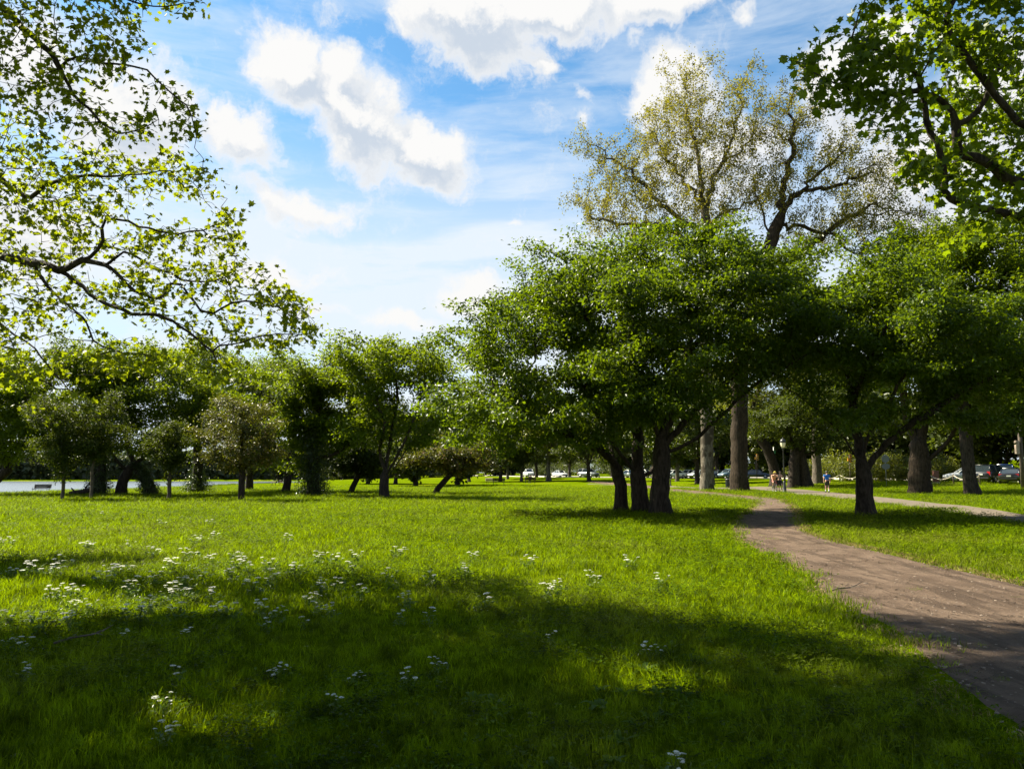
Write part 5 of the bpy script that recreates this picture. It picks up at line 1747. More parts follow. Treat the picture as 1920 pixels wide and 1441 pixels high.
r = empty('litter_bin', foot(1365, 88)); tag(r, 'dark green litter bin left of the thick sycamore trunk', 'bin')
MB().lathe([(.24, 0), (.26, .03), (.30, .84), (.31, .86)], 16).build('body', M['iron_green'], r, True)
MB().lathe([(.33, .86), (.33, .91), (.24, .98), (.12, 1.0)], 16).build('lid', M['iron'], r, True)
for k in range(12):
    a = k * math.pi / 6
    MB().box((.295 * math.cos(a), .295 * math.sin(a), .45), (.03, .05, .78), Matrix.Rotation(a, 3, 'Z')).build('slat', M['iron_green'], r)
r = empty('bollard', foot(1257, 100)); tag(r, 'short black bollard right of the front cherry trunk', 'bollard')
MB().lathe([(.10, 0), (.10, .08), (.075, .12), (.07, .75), (.09, .78), (.085, .86), (.04, .92)], 12).build('post', M['iron'], r, True)

r = empty('street_sign', foot(1452, 100)); tag(r, 'green street name sign on a grey post behind the cyclist', 'sign')
MB().tube([(0, 0, 0), (0, 0, 4.5)], .055, 8).build('post', M['galv'], r, True)
MB().box((-.35, -.07, 3.9), (1.15, .025, .36), Matrix.Rotation(.06, 3, 'Y'), .01).build('name_plate', M['sign_green'], r)
MB().box((-.05, -.09, 3.22), (.36, .02, .56), None, .01).build('notice_plate', M['sign_blue'], r)


def traffic_signal(label, loc, h, rz=0):
    r = empty('traffic_signal', loc, rz); tag(r, label, 'traffic light', 'traffic lights by the road')
    MB().tube([(0, 0, 0), (0, 0, h + .3)], .06, 8).build('post', M['pole_wood'], r, True)
    hd = MB().box((.16, 0, h - .1), (.30, .22, .98), None, .03).build('housing', M['signal'], r)
    for z in (.22, -.1, -.42):
        MB().lathe([(.10, -.02), (.10, .02), (.06, .04)], 10).build('lens', M['lens_dark'], hd).matrix_local = Matrix.Translation((.16, -.12, h + z)) @ Matrix.Rotation(math.pi / 2, 4, 'X')
    MB().box((-.16, 0, h - .25), (.26, .2, .36), None, .02).build('pedestrian_housing', M['signal'], r)
    return r


traffic_signal('yellow traffic light left of the trunk leaning behind the cyclist', foot(1419, 132), 3.6)
traffic_signal('yellow traffic light right of the man in blue', foot(1594, 96), 2.9, .4)

r = empty('road_sign', foot(1661, 82)); tag(r, 'grey backs of road signs on one thin post, left of the gnarled trunk', 'sign')
MB().tube([(0, 0, 0), (0, 0, 3.2)], .035, 8).build('post', M['galv'], r, True)
o8 = [(.42 * math.cos(math.pi / 8 + k * math.pi / 4), .42 * math.sin(math.pi / 8 + k * math.pi / 4)) for k in range(8)]
MB().prism([(x, z + 2.75) for x, z in o8], 'y', -.06, -.04).build('stop_plate', M['sign_grey'], r)
MB().prism([(x * 1.05, z * .75 + 1.98) for x, z in o8], 'y', -.062, -.042).build('lower_plate', M['sign_grey'], r)

r = empty('utility_cabinet', foot(1754, 84)); tag(r, 'rust-brown utility cabinet right of the gnarled trunk', 'cabinet')
MB().box((0, 0, .06), (.62, .55, .12)).build('plinth', M['concrete'], r, bevel=.01)
MB().box((0, 0, .68), (.5, .42, 1.12)).build('body', M['cabinet'], r, bevel=.02)
MB().box((0, 0, 1.27), (.56, .48, .06)).build('lid', M['cabinet'], r, bevel=.015)
MB().box((0, -.215, .68), (.42, .02, .95)).build('door', M['cabinet'], r, bevel=.005)

r = empty('utility_pole', foot(1917, 69)); tag(r, 'dark utility pole with a pale box at the right edge', 'pole')
MB().lathe([(.19, 0), (.17, 3), (.14, 8.5)], 12).build('pole', M['pole_wood'], r, True)
MB().box((-.34, -.05, 3.5), (.30, .3, 1.15), None, .03).build('box', M['bench_pale'], r)
MB().tube([(-.2, -.05, 3.9), (0, 0, 3.9)], .03, 6).tube([(-.2, -.05, 3.1), (0, 0, 3.1)], .03, 6).build('bracket', M['galv'], r)


def rope_fence(label, a, b, n):
    A, B = foot(*a), foot(*b)
    r = empty('rope_fence', A); tag(r, label, 'fence', 'rope fences by the road')
    P = []
    for k in range(n):
        p = A.lerp(B, k / (n - 1)); p.z = hz(p.x, p.y)
        q = p - A
        MB().lathe([(.07, -.1), (.065, .95), (.04, 1.0)], 8).build('post', M['pole_wood'], r, True).location = q
        P.append(q)
    for p, q in zip(P, P[1:]):
        pts = [tuple(p.lerp(q, t) + Vector((0, 0, .86 - .42 * 4 * t * (1 - t)))) for t in np.linspace(0, 1, 9)]
        MB().tube(pts, .035, 5).build('rope', M['rope'], r, True)


rope_fence('sagging pale rope strung between brown posts behind the man in blue', (1472, 106), (1612, 94), 5)
rope_fence('sagging pale rope strung between brown posts beside the parked cars', (1742, 84), (1836, 77), 3)


# a dark log by the bank
r = empty('fallen_log', foot(152, 58), .25); tag(r, 'dark fallen log with stub branches left of the ivy-clad trunks', 'log')
MB().tube([(-.7, 0, .16), (-.2, .05, .22), (.3, 0, .30), (.75, -.05, .42)], [.15, .19, .2, .17], 10).build('trunk', M['bark_dark'], r, True)
MB().tube([(-.3, 0, .25), (-.6, .1, .55)], [.07, .04], 6).build('stub', M['bark_dark'], r, True)
MB().tube([(.3, 0, .35), (.5, -.2, .75), (.75, -.25, .85)], [.08, .05, .03], 6).build('stub', M['bark_dark'], r, True)
# ------------------------------------------------------------------ cars
M['tyre'] = plain('tyre', (.015, .015, .015), .85, var=.2)
M['rim'] = plain('rim', (.45, .45, .46), .35, metal=.8, var=.1)
M['car_glass'] = plain('car_glass', (.02, .028, .034), .08, var=.1, spec=.9)
M['tail'] = plain('tail', (.45, .012, .015), .3, var=.05)
M['headlamp'] = plain('headlamp', (.75, .76, .78), .15, var=.03, spec=.8)
M['trim'] = plain('trim', (.02, .02, .022), .5, var=.1)
M['plate'] = plain('plate', (.6, .6, .55), .5, var=.05)


def paint(name, c): M[name] = plain(name, c, .28, var=.04, spec=.6, coat=.6)


for nm, c in (('paint_white', (.72, .72, .71)), ('paint_black', (.010, .010, .012)), ('paint_blue', (.016, .045, .15)), ('paint_navy', (.014, .022, .045)), ('paint_silver', (.36, .38, .40)), ('paint_grey', (.12, .13, .14)), ('paint_bluegrey', (.10, .15, .20))):
    paint(nm, c)

STYLES = {
    # length, half width, roof z, belt z, cabin side outline (x of base rear, roof rear, roof front, base front), hood z, tail z, ride
    'sedan': dict(L=4.7, W=.90, roof=1.45, belt=.95, cab=(-1.75, -.95, .45, 1.15), hood=.92, tail=1.0),
    'suv': dict(L=4.7, W=.93, roof=1.76, belt=1.10, cab=(-2.22, -1.95, .45, 1.15), hood=1.08, tail=1.1),
    'hatch': dict(L=4.2, W=.88, roof=1.56, belt=1.0, cab=(-2.0, -1.45, .40, 1.15), hood=.97, tail=1.02),
    'pickup': dict(L=5.5, W=.98, roof=1.88, belt=1.20, cab=(-.75, -.55, .75, 1.35), hood=1.18, tail=1.18),
}


def car(style, col, label, loc, heading, group='cars parked and driving along the road'):
    s = STYLES[style]
    r = empty('car', loc, heading); tag(r, label, 'truck' if style == 'pickup' else 'car', group)
    L, W = s['L'], s['W']
    x0, x1 = -L / 2, L / 2
    # lower body: cross-sections lofted from tail to nose: x, half width, bottom, shoulder, top
    secs = [(x0, W * .80, .42, .70, s['tail'] - .16), (x0 + .10, W * .92, .32, .72, s['tail'] - .02), (x0 + .55, W * .99, .26, .72, s['tail']), (-.9, W, .24, .72, s['belt'] + .01), (.6, W, .24, .70, s['belt']), (1.15, W * .99, .24, .68, s['hood'] + .02),
            (x1 - .55, W * .95, .26, .62, s['hood'] - .08), (x1 - .12, W * .84, .30, .56, s['hood'] - .20), (x1, W * .70, .38, .52, s['hood'] - .34)]
    bm = bmesh.new()
    rings = []
    for x, w, zb, zm, zt in secs:
        pr = [(-w * .86, zb), (-w, zb + .12), (-w, zm), (-w * .93, zt - .05), (-w * .80, zt), (w * .80, zt), (w * .93, zt - .05), (w, zm), (w, zb + .12), (w * .86, zb)]
        rings.append([bm.verts.new((x, y, z)) for y, z in pr])
    for a, b in zip(rings, rings[1:]):
        for k in range(10): bm.faces.new((a[k], a[(k + 1) % 10], b[(k + 1) % 10], b[k]))
    bm.faces.new(rings[0]); bm.faces.new(list(reversed(rings[-1])))
    bmesh.ops.recalc_face_normals(bm, faces=bm.faces[:])
    me = bpy.data.meshes.new('body'); bm.to_mesh(me); bm.free()
    for p in me.polygons: p.use_smooth = True
    body = link('body', me, M[col], r)
    # cabin: glass loft, roof and pillars over it
    cb = s['cab']; wb, wr = W * .88, W * .70
    zb, zr = s['belt'] - .03, s['roof']
    base = [(cb[0], -wb, zb), (cb[3], -wb, zb), (cb[3], wb, zb), (cb[0], wb, zb)]
    top = [(cb[1], -wr, zr - .05), (cb[2], -wr, zr - .05), (cb[2], wr, zr - .05), (cb[1], wr, zr - .05)]
    names = ['side_window', 'windscreen', 'side_window', 'rear_window']
    for k in range(4):
        j = (k + 1) % 4
        q = [Vector(base[k]), Vector(base[j]), Vector(top[j]), Vector(top[k])]
        n_ = (q[1] - q[0]).cross(q[3] - q[0]).normalized()
        bm = bmesh.new()
        v = [bm.verts.new(p) for p in q]
        v2 = [bm.verts.new(p - n_ * .02) for p in q]
        bm.faces.new(v); bm.faces.new(list(reversed(v2)))
        for e in range(4): bm.faces.new((v[e], v2[e], v2[(e + 1) % 4], v[(e + 1) % 4]))
        me = bpy.data.meshes.new('w'); bm.to_mesh(me); bm.free()
        link(names[k], me, M['car_glass'], r)
    rm = MB()
    rm.box(((cb[1] + cb[2]) / 2, 0, zr - .03), (cb[2] - cb[1] + .10, wr * 2 + .05, .07))
    rm.build('roof', M[col], r, True, bevel=.03)
    for k in range(4):
        MB().tube([base[k], top[k]], [.06, .05], 6).build('pillar', M[col], r, True)
    for sgn in (-1, 1):
        xm = (cb[1] + cb[2]) / 2 - .05
        MB().tube([(xm, sgn * (wb + .004), zb), (xm, sgn * (wr + .006), zr - .05)], [.05, .04], 6).build('pillar', M[col], r, True)
    if style == 'pickup':
        MB().box(((cb[0] + x0) / 2, 0, s['tail'] + .004), (cb[0] - x0 - .25, W * 1.5, .02)).build('bed', M['trim'], r)
    # wheels
    tm = None
    for x in (x0 + .95, x1 - .90):
        for sgn in (-1, 1):
            w = empty('wheel', (x, sgn * (W - .10), .33)); w.parent = r
            w.rotation_euler = (math.pi / 2, 0, 0)
            if tm is None:
                a = MB().lathe([(.20, -.11), (.31, -.11), (.335, -.07), (.335, .07), (.31, .11), (.20, .11)], 20).mesh('tyre', True)
                b = MB().lathe([(.05, -.118), (.20, -.112), (.205, .0), (.20, .112), (.05, .118)], 16).mesh('rim', True)
                a.materials.append(M['tyre']); b.materials.append(M['rim']); tm = (a, b)
            link('tyre', tm[0], None, w); link('rim', tm[1], None, w)
    for sgn in (-1, 1):
        MB().box((x1 - .13, sgn * W * .66, s['hood'] - .28), (.16, .34, .13), None, .03).build('headlight', M['headlamp'], r)
        MB().box((x0 + .07, sgn * W * .74, s['tail'] - .17), (.10, .30, .17 if style != 'suv' else .34), None, .02).build('taillight', M['tail'], r)
        MB().box((cb[3] - .12, sgn * (W + .07), s['belt'] + .03), (.10, .16, .12), None, .03).build('mirror', M[col], r)
    MB().box((x1 - .03, 0, .42), (.12, W * 1.35, .16), None, .03).build('front_bumper', M['trim'], r)
    MB().box((x0 + .02, 0, .48), (.12, W * 1.5, .16), None, .03).build('rear_bumper', M['trim'], r)
    MB().box((x0 - .025, 0, s['tail'] - .28), (.02, .36, .13)).build('number_plate', M['plate'], r)
    return r


def road_pt(px, d):
    p = foot(px, d); p.z += .055
    return p


A_ = math.radians
car('suv', 'paint_black', 'black hatchback with red tail lights behind the leaning dark trunk', road_pt(1858, 80), A_(38))
car('sedan', 'paint_black', 'black sedan with red tail lights at the right edge', road_pt(1897, 76), A_(52))
car('pickup', 'paint_blue', 'blue pickup showing over the roofs of the black cars', road_pt(1884, 88), A_(60))
car('sedan', 'paint_silver', 'silver sedan half hidden by the leaning dark trunk', road_pt(1816, 84), A_(165))
car('sedan', 'paint_white', 'white sedan just right of the front cherry trunk', road_pt(1263, 142), A_(-150))
car('sedan', 'paint_white', 'second white sedan, left of the pale sycamore trunk', road_pt(1292, 144), A_(-150))
car('sedan', 'paint_silver', 'grey sedan hidden behind the pale sycamore trunk', road_pt(1313, 140), A_(-150))
car('sedan', 'paint_navy', 'dark blue car left of the thick sycamore trunk', road_pt(1349, 140), A_(-155))
car('hatch', 'paint_bluegrey', 'blue-grey car close behind the thick sycamore trunk', road_pt(1369, 134), A_(-155))
car('sedan', 'paint_navy', 'dark navy car right of the thick sycamore trunk', road_pt(1418, 134), A_(-20))
car('pickup', 'paint_white', 'white pickup driving toward the camera on the far road', road_pt(991, 196), A_(-80))
car('sedan', 'paint_white', 'white sedan coming down the far road', road_pt(1050, 184), A_(-62))
car('suv', 'paint_grey', 'dark van on the far road behind thin trunks', road_pt(1103, 162), A_(-48))
car('sedan', 'paint_white', 'white car seen between the cherry trunks, left one', road_pt(1184, 160), A_(-40))
car('hatch', 'paint_white', 'white car seen between the cherry trunks, right one', road_pt(1208, 155), A_(-40))
# ------------------------------------------------------------------ people and the bicycle
M['skin'] = plain('skin', (.50, .29, .20), .55, var=.08, spec=.35)
M['skin_dark'] = plain('skin_dark', (.20, .11, .07), .55, var=.08, spec=.35)
M['hair_dark'] = plain('hair_dark', (.02, .015, .012), .6, var=.2)
M['hair_fair'] = plain('hair_fair', (.42, .30, .14), .6, var=.2)
M['cloth_blue'] = plain('cloth_blue', (.012, .12, .42), .85, var=.12, scale=14)
M['cloth_black'] = plain('cloth_black', (.014, .014, .017), .85, var=.2, scale=14)
M['cloth_peach'] = plain('cloth_peach', (.55, .27, .18), .85, var=.12, scale=14)
M['cloth_red'] = plain('cloth_red', (.28, .06, .045), .85, var=.12, scale=14)
M['cloth_dark'] = plain('cloth_dark', (.04, .035, .04), .85, var=.2, scale=14)
M['shoe'] = plain('shoe', (.03, .03, .035), .7, var=.2)
M['sock'] = plain('sock', (.6, .6, .58), .85, var=.05)
M['helmet'] = plain('helmet', (.75, .62, .10), .35, var=.05)
M['eye'] = plain('eye', (.02, .015, .012), .3, var=.05)


def skin_mesh(name, verts, edges, root=0, sub=2):
    """verts: name -> (x, y, z, radius or (rx, ry)); one continuous surface grown over the edges"""
    keys = list(verts)
    me = bpy.data.meshes.new(name)
    me.from_pydata([verts[k][:3] for k in keys], [(keys.index(a), keys.index(b)) for a, b in edges], [])
    ob = bpy.data.objects.new(name, me)
    COL.objects.link(ob)
    md = ob.modifiers.new('skin', 'SKIN'); md.use_smooth_shade = True; md.branch_smoothing = .4
    if not me.skin_vertices:
        bpy.context.view_layer.objects.active = ob
        bpy.ops.mesh.customdata_skin_add()
    for k, sv in zip(keys, me.skin_vertices[0].data):
        r = verts[k][3]
        sv.radius = r if isinstance(r, tuple) else (r, r)
        sv.use_root = (k == keys[root])
    sb = ob.modifiers.new('sub', 'SUBSURF'); sb.levels = sub; sb.render_levels = sub
    dg = bpy.context.evaluated_depsgraph_get()
    res = bpy.data.meshes.new_from_object(ob.evaluated_get(dg))
    bpy.data.objects.remove(ob)
    res.name = name
    for p in res.polygons: p.use_smooth = True
    return res


def fingers(mb, wrist, palm, right):
    """five unequal, slightly curled fingers rooted in the palm"""
    w, p = Vector(wrist), Vector(palm)
    d = (p - w).normalized()
    side = d.cross(Vector((0, 1, 0)))
    side = side.normalized() if side.length > .2 else Vector((1, 0, 0))
    fwd = side.cross(d).normalized()
    for k, (o, l) in enumerate(((-.03, .072), (-.010, .082), (.010, .078), (.029, .062))):
        a = p + fwd * o
        mb.tube([a - d * .02, a + d * l * .5 + side * .006 * right, a + d * l * .85 + side * .022 * right, a + d * l + side * .034 * right], [.0095, .009, .008, .006], 6)
    a = w + (p - w) * .35 + fwd * -.03
    mb.tube([a, a - fwd * .035 + d * .025, a - fwd * .045 + d * .06], [.011, .010, .007], 6)


def person(label, loc, heading, J, skin, clothes, extras, group=None):
    """J: joints in metres, facing +y.  clothes: list of (name, material, [joint edges], inflate)"""
    r = empty('person', loc, heading); tag(r, label, 'person', group)
    E = [('pelvis', 'waist'), ('waist', 'chest'), ('chest', 'neck'), ('neck', 'chin'), ('chin', 'head'), ('head', 'crown')]
    for s in 'lr':
        E += [('chest', 'sh_' + s), ('sh_' + s, 'el_' + s), ('el_' + s, 'wr_' + s), ('wr_' + s, 'pa_' + s), ('pelvis', 'hip_' + s), ('hip_' + s, 'kn_' + s), ('kn_' + s, 'an_' + s), ('an_' + s, 'toe_' + s)]
    me = skin_mesh('body', J, E)
    bm = bmesh.new(); bm.from_mesh(me)
    mb = MB(); mb.bm.free(); mb.bm = bm
    for s, q in (('l', 1), ('r', -1)):
        fingers(mb, J['wr_' + s][:3], J['pa_' + s][:3], q)
    # nose and ears
    h, c = Vector(J['head'][:3]), Vector(J['chin'][:3])
    f = Vector(J.get('face', (0, 1, 0))).normalized()
    mb.tube([h + f * .085 + Vector((0, 0, -.005)), h + f * .112 + Vector((0, 0, -.035)), h + f * .09 + Vector((0, 0, -.045))], [.008, .014, .01], 6)
    sd = f.cross(Vector((0, 0, 1))).normalized()
    for q in (-1, 1):
        mb.tube([h + sd * q * .078 + Vector((0, 0, .02)), h + sd * q * .092 - f * .01 + Vector((0, 0, 0)), h + sd * q * .078 + Vector((0, 0, -.035))], [.012, .018, .010], 6)
    bm.to_mesh(me); bm.free()
    for p in me.polygons: p.use_smooth = True
    link('body', me, skin, r)
    for q in (-1, 1):
        e = MB(); bmesh.ops.create_icosphere(e.bm, subdivisions=1, radius=.011); e.build('eye', M['eye'], r, True).location = h + f * .088 + sd * q * .032 + Vector((0, 0, .008))
    e = MB(); e.box((0, 0, 0), (.045, .012, .01), None, .004); e.build('mouth', M['cloth_red'], r, True).location = h + f * .088 + Vector((0, 0, -.065))
    for name, mat, edges, inf in clothes:
        ks = []
        for a, b in edges:
            for k in (a, b):
                if k not in ks: ks.append(k)
        def fat(v):
            q = v[3]
            return (*v[:3], (q[0] + inf, q[1] + inf) if isinstance(q, tuple) else q + inf)
        link(name, skin_mesh(name, {k: fat(J[k]) for k in ks}, edges, 0), mat, r)
    for name, mb2, mat in extras:
        mb2.build(name, mat, r, True)
    return r


def cap_of(c, f, rad, down=.02, back=.01):
    """a hair cap: upper part of a slightly larger skull"""
    mb = MB()
    bmesh.ops.create_uvsphere(mb.bm, u_segments=14, v_segments=10, radius=1)
    c = Vector(c); f = Vector(f)
    kill = [v for v in mb.bm.verts if v.co.z < -.35 or (v.co.dot(f) > .25 and v.co.z < .35)]
    bmesh.ops.delete(mb.bm, geom=kill, context='VERTS')
    for v in mb.bm.verts: v.co = c + Vector((v.co.x * rad, v.co.y * rad * 1.12, v.co.z * rad * 1.1)) - f * back
    return mb


def shoe(J, s):
    a, t = Vector(J['an_' + s][:3]), Vector(J['toe_' + s][:3])
    d = (t - a)
    return MB().tube([a - d * .35 + Vector((0, 0, -.035)), a + Vector((0, 0, -.03)), a + d * .6 + Vector((0, 0, -.012)), t + Vector((0, 0, .0)), t + d * .12], [.03, .05, .048, .042, .02], 8)


def joints(**over):
    J = {
        'pelvis': (0, 0, .98, (.15, .105)), 'waist': (0, 0, 1.12, (.135, .10)), 'chest': (0, .01, 1.36, (.165, .115)), 'neck': (0, 0, 1.52, .055), 'chin': (0, .02, 1.585, .062), 'head': (0, .015, 1.665, (.082, .095)), 'crown': (0, 0, 1.735, .065),
        'sh_l': (-.20, 0, 1.44, .058), 'el_l': (-.255, -.02, 1.16, .042), 'wr_l': (-.27, .05, .92, .028), 'pa_l': (-.275, .08, .83, (.022, .042)),
        'sh_r': (.20, 0, 1.44, .058), 'el_r': (.255, -.06, 1.17, .042), 'wr_r': (.27, -.04, .92, .028), 'pa_r': (.275, -.02, .83, (.022, .042)),
        'hip_l': (-.095, 0, .90, .088), 'kn_l': (-.10, .02, .50, .058), 'an_l': (-.10, -.02, .09, .038), 'toe_l': (-.11, .15, .035, .034),
        'hip_r': (.095, 0, .90, .088), 'kn_r': (.10, .02, .50, .058), 'an_r': (.10, -.02, .09, .038), 'toe_r': (.11, .15, .035, .034),
    }
    for k, v in over.items():
        J[k] = (*v, J[k][3]) if len(v) == 3 else v
    return J


SHIRT = [('pelvis', 'waist'), ('waist', 'chest'), ('chest', 'neck0'), ('chest', 'sh_l'), ('sh_l', 'sl_l'), ('chest', 'sh_r'), ('sh_r', 'sl_r')]
SHORTS = [('waist0', 'pelvis'), ('pelvis', 'hip_l'), ('hip_l', 'th_l'), ('pelvis', 'hip_r'), ('hip_r', 'th_r')]


def with_cloth_points(J):
    f = lambda a, b, t, r: tuple(J[a][i] * (1 - t) + J[b][i] * t for i in range(3)) + (r,)
    J = dict(J)
    for s in 'lr':
        J['sl_' + s] = f('sh_' + s, 'el_' + s, .62, .058)
        J['th_' + s] = f('hip_' + s, 'kn_' + s, .85, .082)
        J['st_' + s] = f('chest', 'sh_' + s, .55, .06)
    J['neck0'] = f('chest', 'neck', .75, .075)
    J['waist0'] = f('pelvis', 'waist', .45, (.145, .105))
    return J


def body_only(J):
    keep = ('sl_', 'th_', 'st_', 'neck0', 'waist0')
    return {k: v for k, v in J.items() if not k.startswith(keep)}


_person = person


def dressed(label, loc, heading, J, skin, clothes, extras, group=None):
    JJ = with_cloth_points(J)
    r = empty('tmp', loc); bpy.data.objects.remove(r)
    # body from the plain joints, clothes from the extended set
    ob = _person(label, loc, heading, body_only(JJ), skin, [], extras, group)
    for name, mat, edges, inf in clothes:
        ks = []
        for a, b in edges:
            for k in (a, b):
                if k not in ks: ks.append(k)
        vv = {}
        for k in ks:
            q = JJ[k][3]
            vv[k] = (*JJ[k][:3], (q[0] + inf, q[1] + inf) if isinstance(q, tuple) else q + inf)
        link(name, skin_mesh(name, vv, edges, 0), mat, ob)
    return ob


# man walking away along the paved path
J = joints(kn_l=(-.10, .10, .52), an_l=(-.10, .16, .12), toe_l=(-.11, .32, .06), kn_r=(.09, .0, .52), an_r=(.09, -.16, .12), toe_r=(.10, -.02, .035), el_l=(-.26, -.10, 1.18), wr_l=(-.27, -.05, .95), pa_l=(-.27, -.02, .86), el_r=(.26, .04, 1.17), wr_r=(.26, .16, .96), pa_r=(.26, .20, .88))
dressed('person in a bright blue shirt and black shorts walking away along the paved path', foot(1550, 66.5) + Vector((0, 0, .03)), A_(-12), J, M['skin'],
        [('shirt', M['cloth_blue'], SHIRT, .022), ('shorts', M['cloth_black'], SHORTS, .014)],
        [('hair', cap_of((0, .012, 1.68), (0, 1, 0), .10), M['hair_dark']), ('shoe', shoe(J, 'l'), M['shoe']), ('shoe', shoe(J, 'r'), M['shoe']),
         ('sock', MB().tube([(-.10, .155, .12), (-.10, .15, .24)], [.044, .05], 8), M['sock']), ('sock', MB().tube([(.09, -.155, .12), (.09, -.13, .24)], [.044, .05], 8), M['sock'])])
# runner in black behind the cyclist, coming this way
J = joints(kn_l=(-.09, .20, .58), an_l=(-.09, .05, .22), toe_l=(-.10, .20, .16), kn_r=(.09, -.02, .50), an_r=(.09, -.08, .09), toe_r=(.10, .08, .035), el_l=(-.27, -.14, 1.20), wr_l=(-.20, .06, 1.14), pa_l=(-.18, .14, 1.17), el_r=(.28, -.02, 1.18), wr_r=(.20, .18, 1.22), pa_r=(.17, .25, 1.26))
TANK = [('pelvis', 'waist'), ('waist', 'chest'), ('chest', 'st_l'), ('chest', 'st_r')]
dressed('runner in a black top and shorts just right of the cyclist', foot(1462, 72) + Vector((0, 0, .03)), A_(178), J, M['skin'],
        [('top', M['cloth_black'], TANK, .014), ('shorts', M['cloth_black'], SHORTS, .012)],
        [('hair', cap_of((0, .012, 1.68), (0, 1, 0), .10), M['hair_fair']), ('shoe', shoe(J, 'l'), M['shoe']), ('shoe', shoe(J, 'r'), M['shoe'])])

# bicycle, wheels along y
bike_at = foot(1451.5, 67.5) + Vector((0, 0, .03))
bk = empty('bicycle', bike_at, A_(176)); tag(bk, 'dark bicycle ridden toward the camera on the paved path', 'bicycle')
wm = None
for y in (-.50, .53):
    w = empty('wheel', (0, y, .34)); w.parent = bk; w.rotation_euler = (0, math.pi / 2, 0)
    ring = [(.325 * math.cos(a), .325 * math.sin(a), 0) for a in np.linspace(0, 2 * math.pi, 25)]
    MB().tube(ring, .018, 6, False).build('tyre', M['tyre'], w, True)
    MB().tube([(p[0] * .93, p[1] * .93, 0) for p in ring], .009, 5, False).build('rim', M['rim'], w, True)
    mb = MB()
    for k in range(10):
        a = k * math.pi / 5
        mb.tube([(0, 0, .02 * (-1) ** k), (.30 * math.cos(a), .30 * math.sin(a), 0)], .0025, 3)
    tag(mb.build('spokes', M['rim'], w), kind='stuff')
    MB().lathe([(.02, -.05), (.025, 0), (.02, .05)], 8).build('hub', M['rim'], w, True)
fr = MB()
for a, b in (((0, -.05, .30), (0, -.17, .80)), ((0, -.05, .30), (0, .40, .82)), ((0, -.15, .76), (0, .38, .86)), ((0, -.05, .30), (.05, -.50, .34)), ((0, -.15, .76), (.05, -.50, .34)), ((0, -.05, .30), (-.05, -.50, .34)), ((0, -.15, .76), (-.05, -.50, .34))):
    fr.tube([a, b], .016, 7)
fr.build('frame', M['iron'], bk, True)
MB().tube([(0, .37, .92), (0, .40, .80), (.055, .44, .66), (.055, .53, .34)], .014, 6).tube([(0, .40, .80), (-.055, .44, .66), (-.055, .53, .34)], .014, 6).build('fork', M['iron'], bk, True)
MB().tube([(-.24, .34, .98), (-.20, .42, 1.02), (0, .40, 1.0), (.20, .42, 1.02), (.24, .34, .98)], .014, 6).build('handlebar', M['iron'], bk, True)
MB().tube([(0, -.16, .78), (0, -.19, .90)], .013, 6).build('seat_post', M['rim'], bk, True)
MB().tube([(0, -.32, .93), (0, -.22, .94), (0, -.10, .93), (0, .0, .925)], [.07, .075, .045, .022], 8).build('saddle', M['trim'], bk, True)
MB().tube([(-.10, -.03, .14), (-.08, -.05, .14), (-.07, -.05, .30), (.07, -.05, .30), (.08, -.05, .46), (.18, -.05, .46)], .012, 6).build('crank', M['rim'], bk, True)
MB().box((-.13, -.04, .14), (.10, .08, .02)).build('pedal', M['trim'], bk)
MB().box((.13, -.05, .46), (.10, .08, .02)).build('pedal', M['trim'], bk)
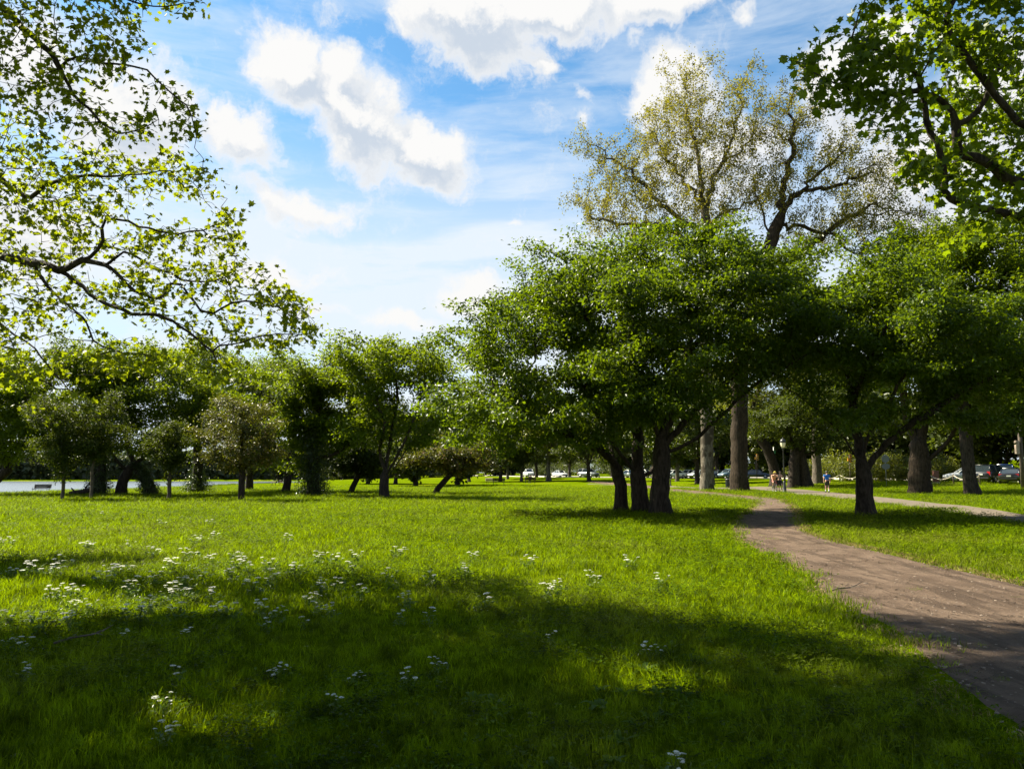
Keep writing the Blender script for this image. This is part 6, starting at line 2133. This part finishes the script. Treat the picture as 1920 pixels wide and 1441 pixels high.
J = joints(pelvis=(0, -.20, 1.00), waist=(0, -.12, 1.14), chest=(0, .06, 1.36), neck=(0, .16, 1.48), chin=(0, .21, 1.52), head=(0, .225, 1.60), crown=(0, .20, 1.67),
           sh_l=(-.20, .08, 1.42), el_l=(-.28, .22, 1.20), wr_l=(-.23, .35, 1.04), pa_l=(-.21, .41, 1.04), sh_r=(.20, .08, 1.42), el_r=(.28, .22, 1.20), wr_r=(.23, .35, 1.04), pa_r=(.21, .41, 1.04),
           hip_l=(-.095, -.18, .95), kn_l=(-.13, .12, .60), an_l=(-.13, -.10, .22), toe_l=(-.14, .05, .17), hip_r=(.095, -.18, .95), kn_r=(.14, .22, .84), an_r=(.13, -.08, .54), toe_r=(.14, .07, .50))
dressed('cyclist in a yellow helmet and peach top riding toward the camera', bike_at, A_(176), J, M['skin'],
        [('jersey', M['cloth_peach'], SHIRT, .016), ('shorts', M['cloth_red'], SHORTS, .012)],
        [('helmet', cap_of((0, .225, 1.63), (0, 1, 0), .118, back=.0), M['helmet']), ('shoe', shoe(J, 'l'), M['shoe']), ('shoe', shoe(J, 'r'), M['shoe'])])

# somebody on the small far bench
J = joints(pelvis=(0, -.12, .56), waist=(0, -.16, .70), chest=(0, -.16, .95), neck=(0, -.15, 1.10), chin=(0, -.12, 1.16), head=(0, -.12, 1.24), crown=(0, -.14, 1.31), sh_l=(-.20, -.15, 1.03), el_l=(-.25, -.05, .78), wr_l=(-.16, .15, .66), pa_l=(-.12, .22, .64),
           sh_r=(.20, -.15, 1.03), el_r=(.25, -.05, .78), wr_r=(.16, .15, .66), pa_r=(.12, .22, .64), hip_l=(-.095, -.08, .55), kn_l=(-.11, .34, .52), an_l=(-.11, .36, .09), toe_l=(-.12, .52, .035), hip_r=(.095, -.08, .55), kn_r=(.11, .34, .52), an_r=(.11, .36, .09), toe_r=(.12, .52, .035))
dressed('person in dark clothes sitting on the small bench below the white pickup', foot(994, 128), A_(10), J, M['skin'],
        [('shirt', M['cloth_dark'], SHIRT, .02), ('trousers', M['cloth_black'], SHORTS + [('th_l', 'kn_l'), ('kn_l', 'an_l'), ('th_r', 'kn_r'), ('kn_r', 'an_r')], .012)],
        [('hair', cap_of((0, -.12, 1.255), (0, 1, 0), .10), M['hair_dark']), ('shoe', shoe(J, 'l'), M['shoe']), ('shoe', shoe(J, 'r'), M['shoe'])])
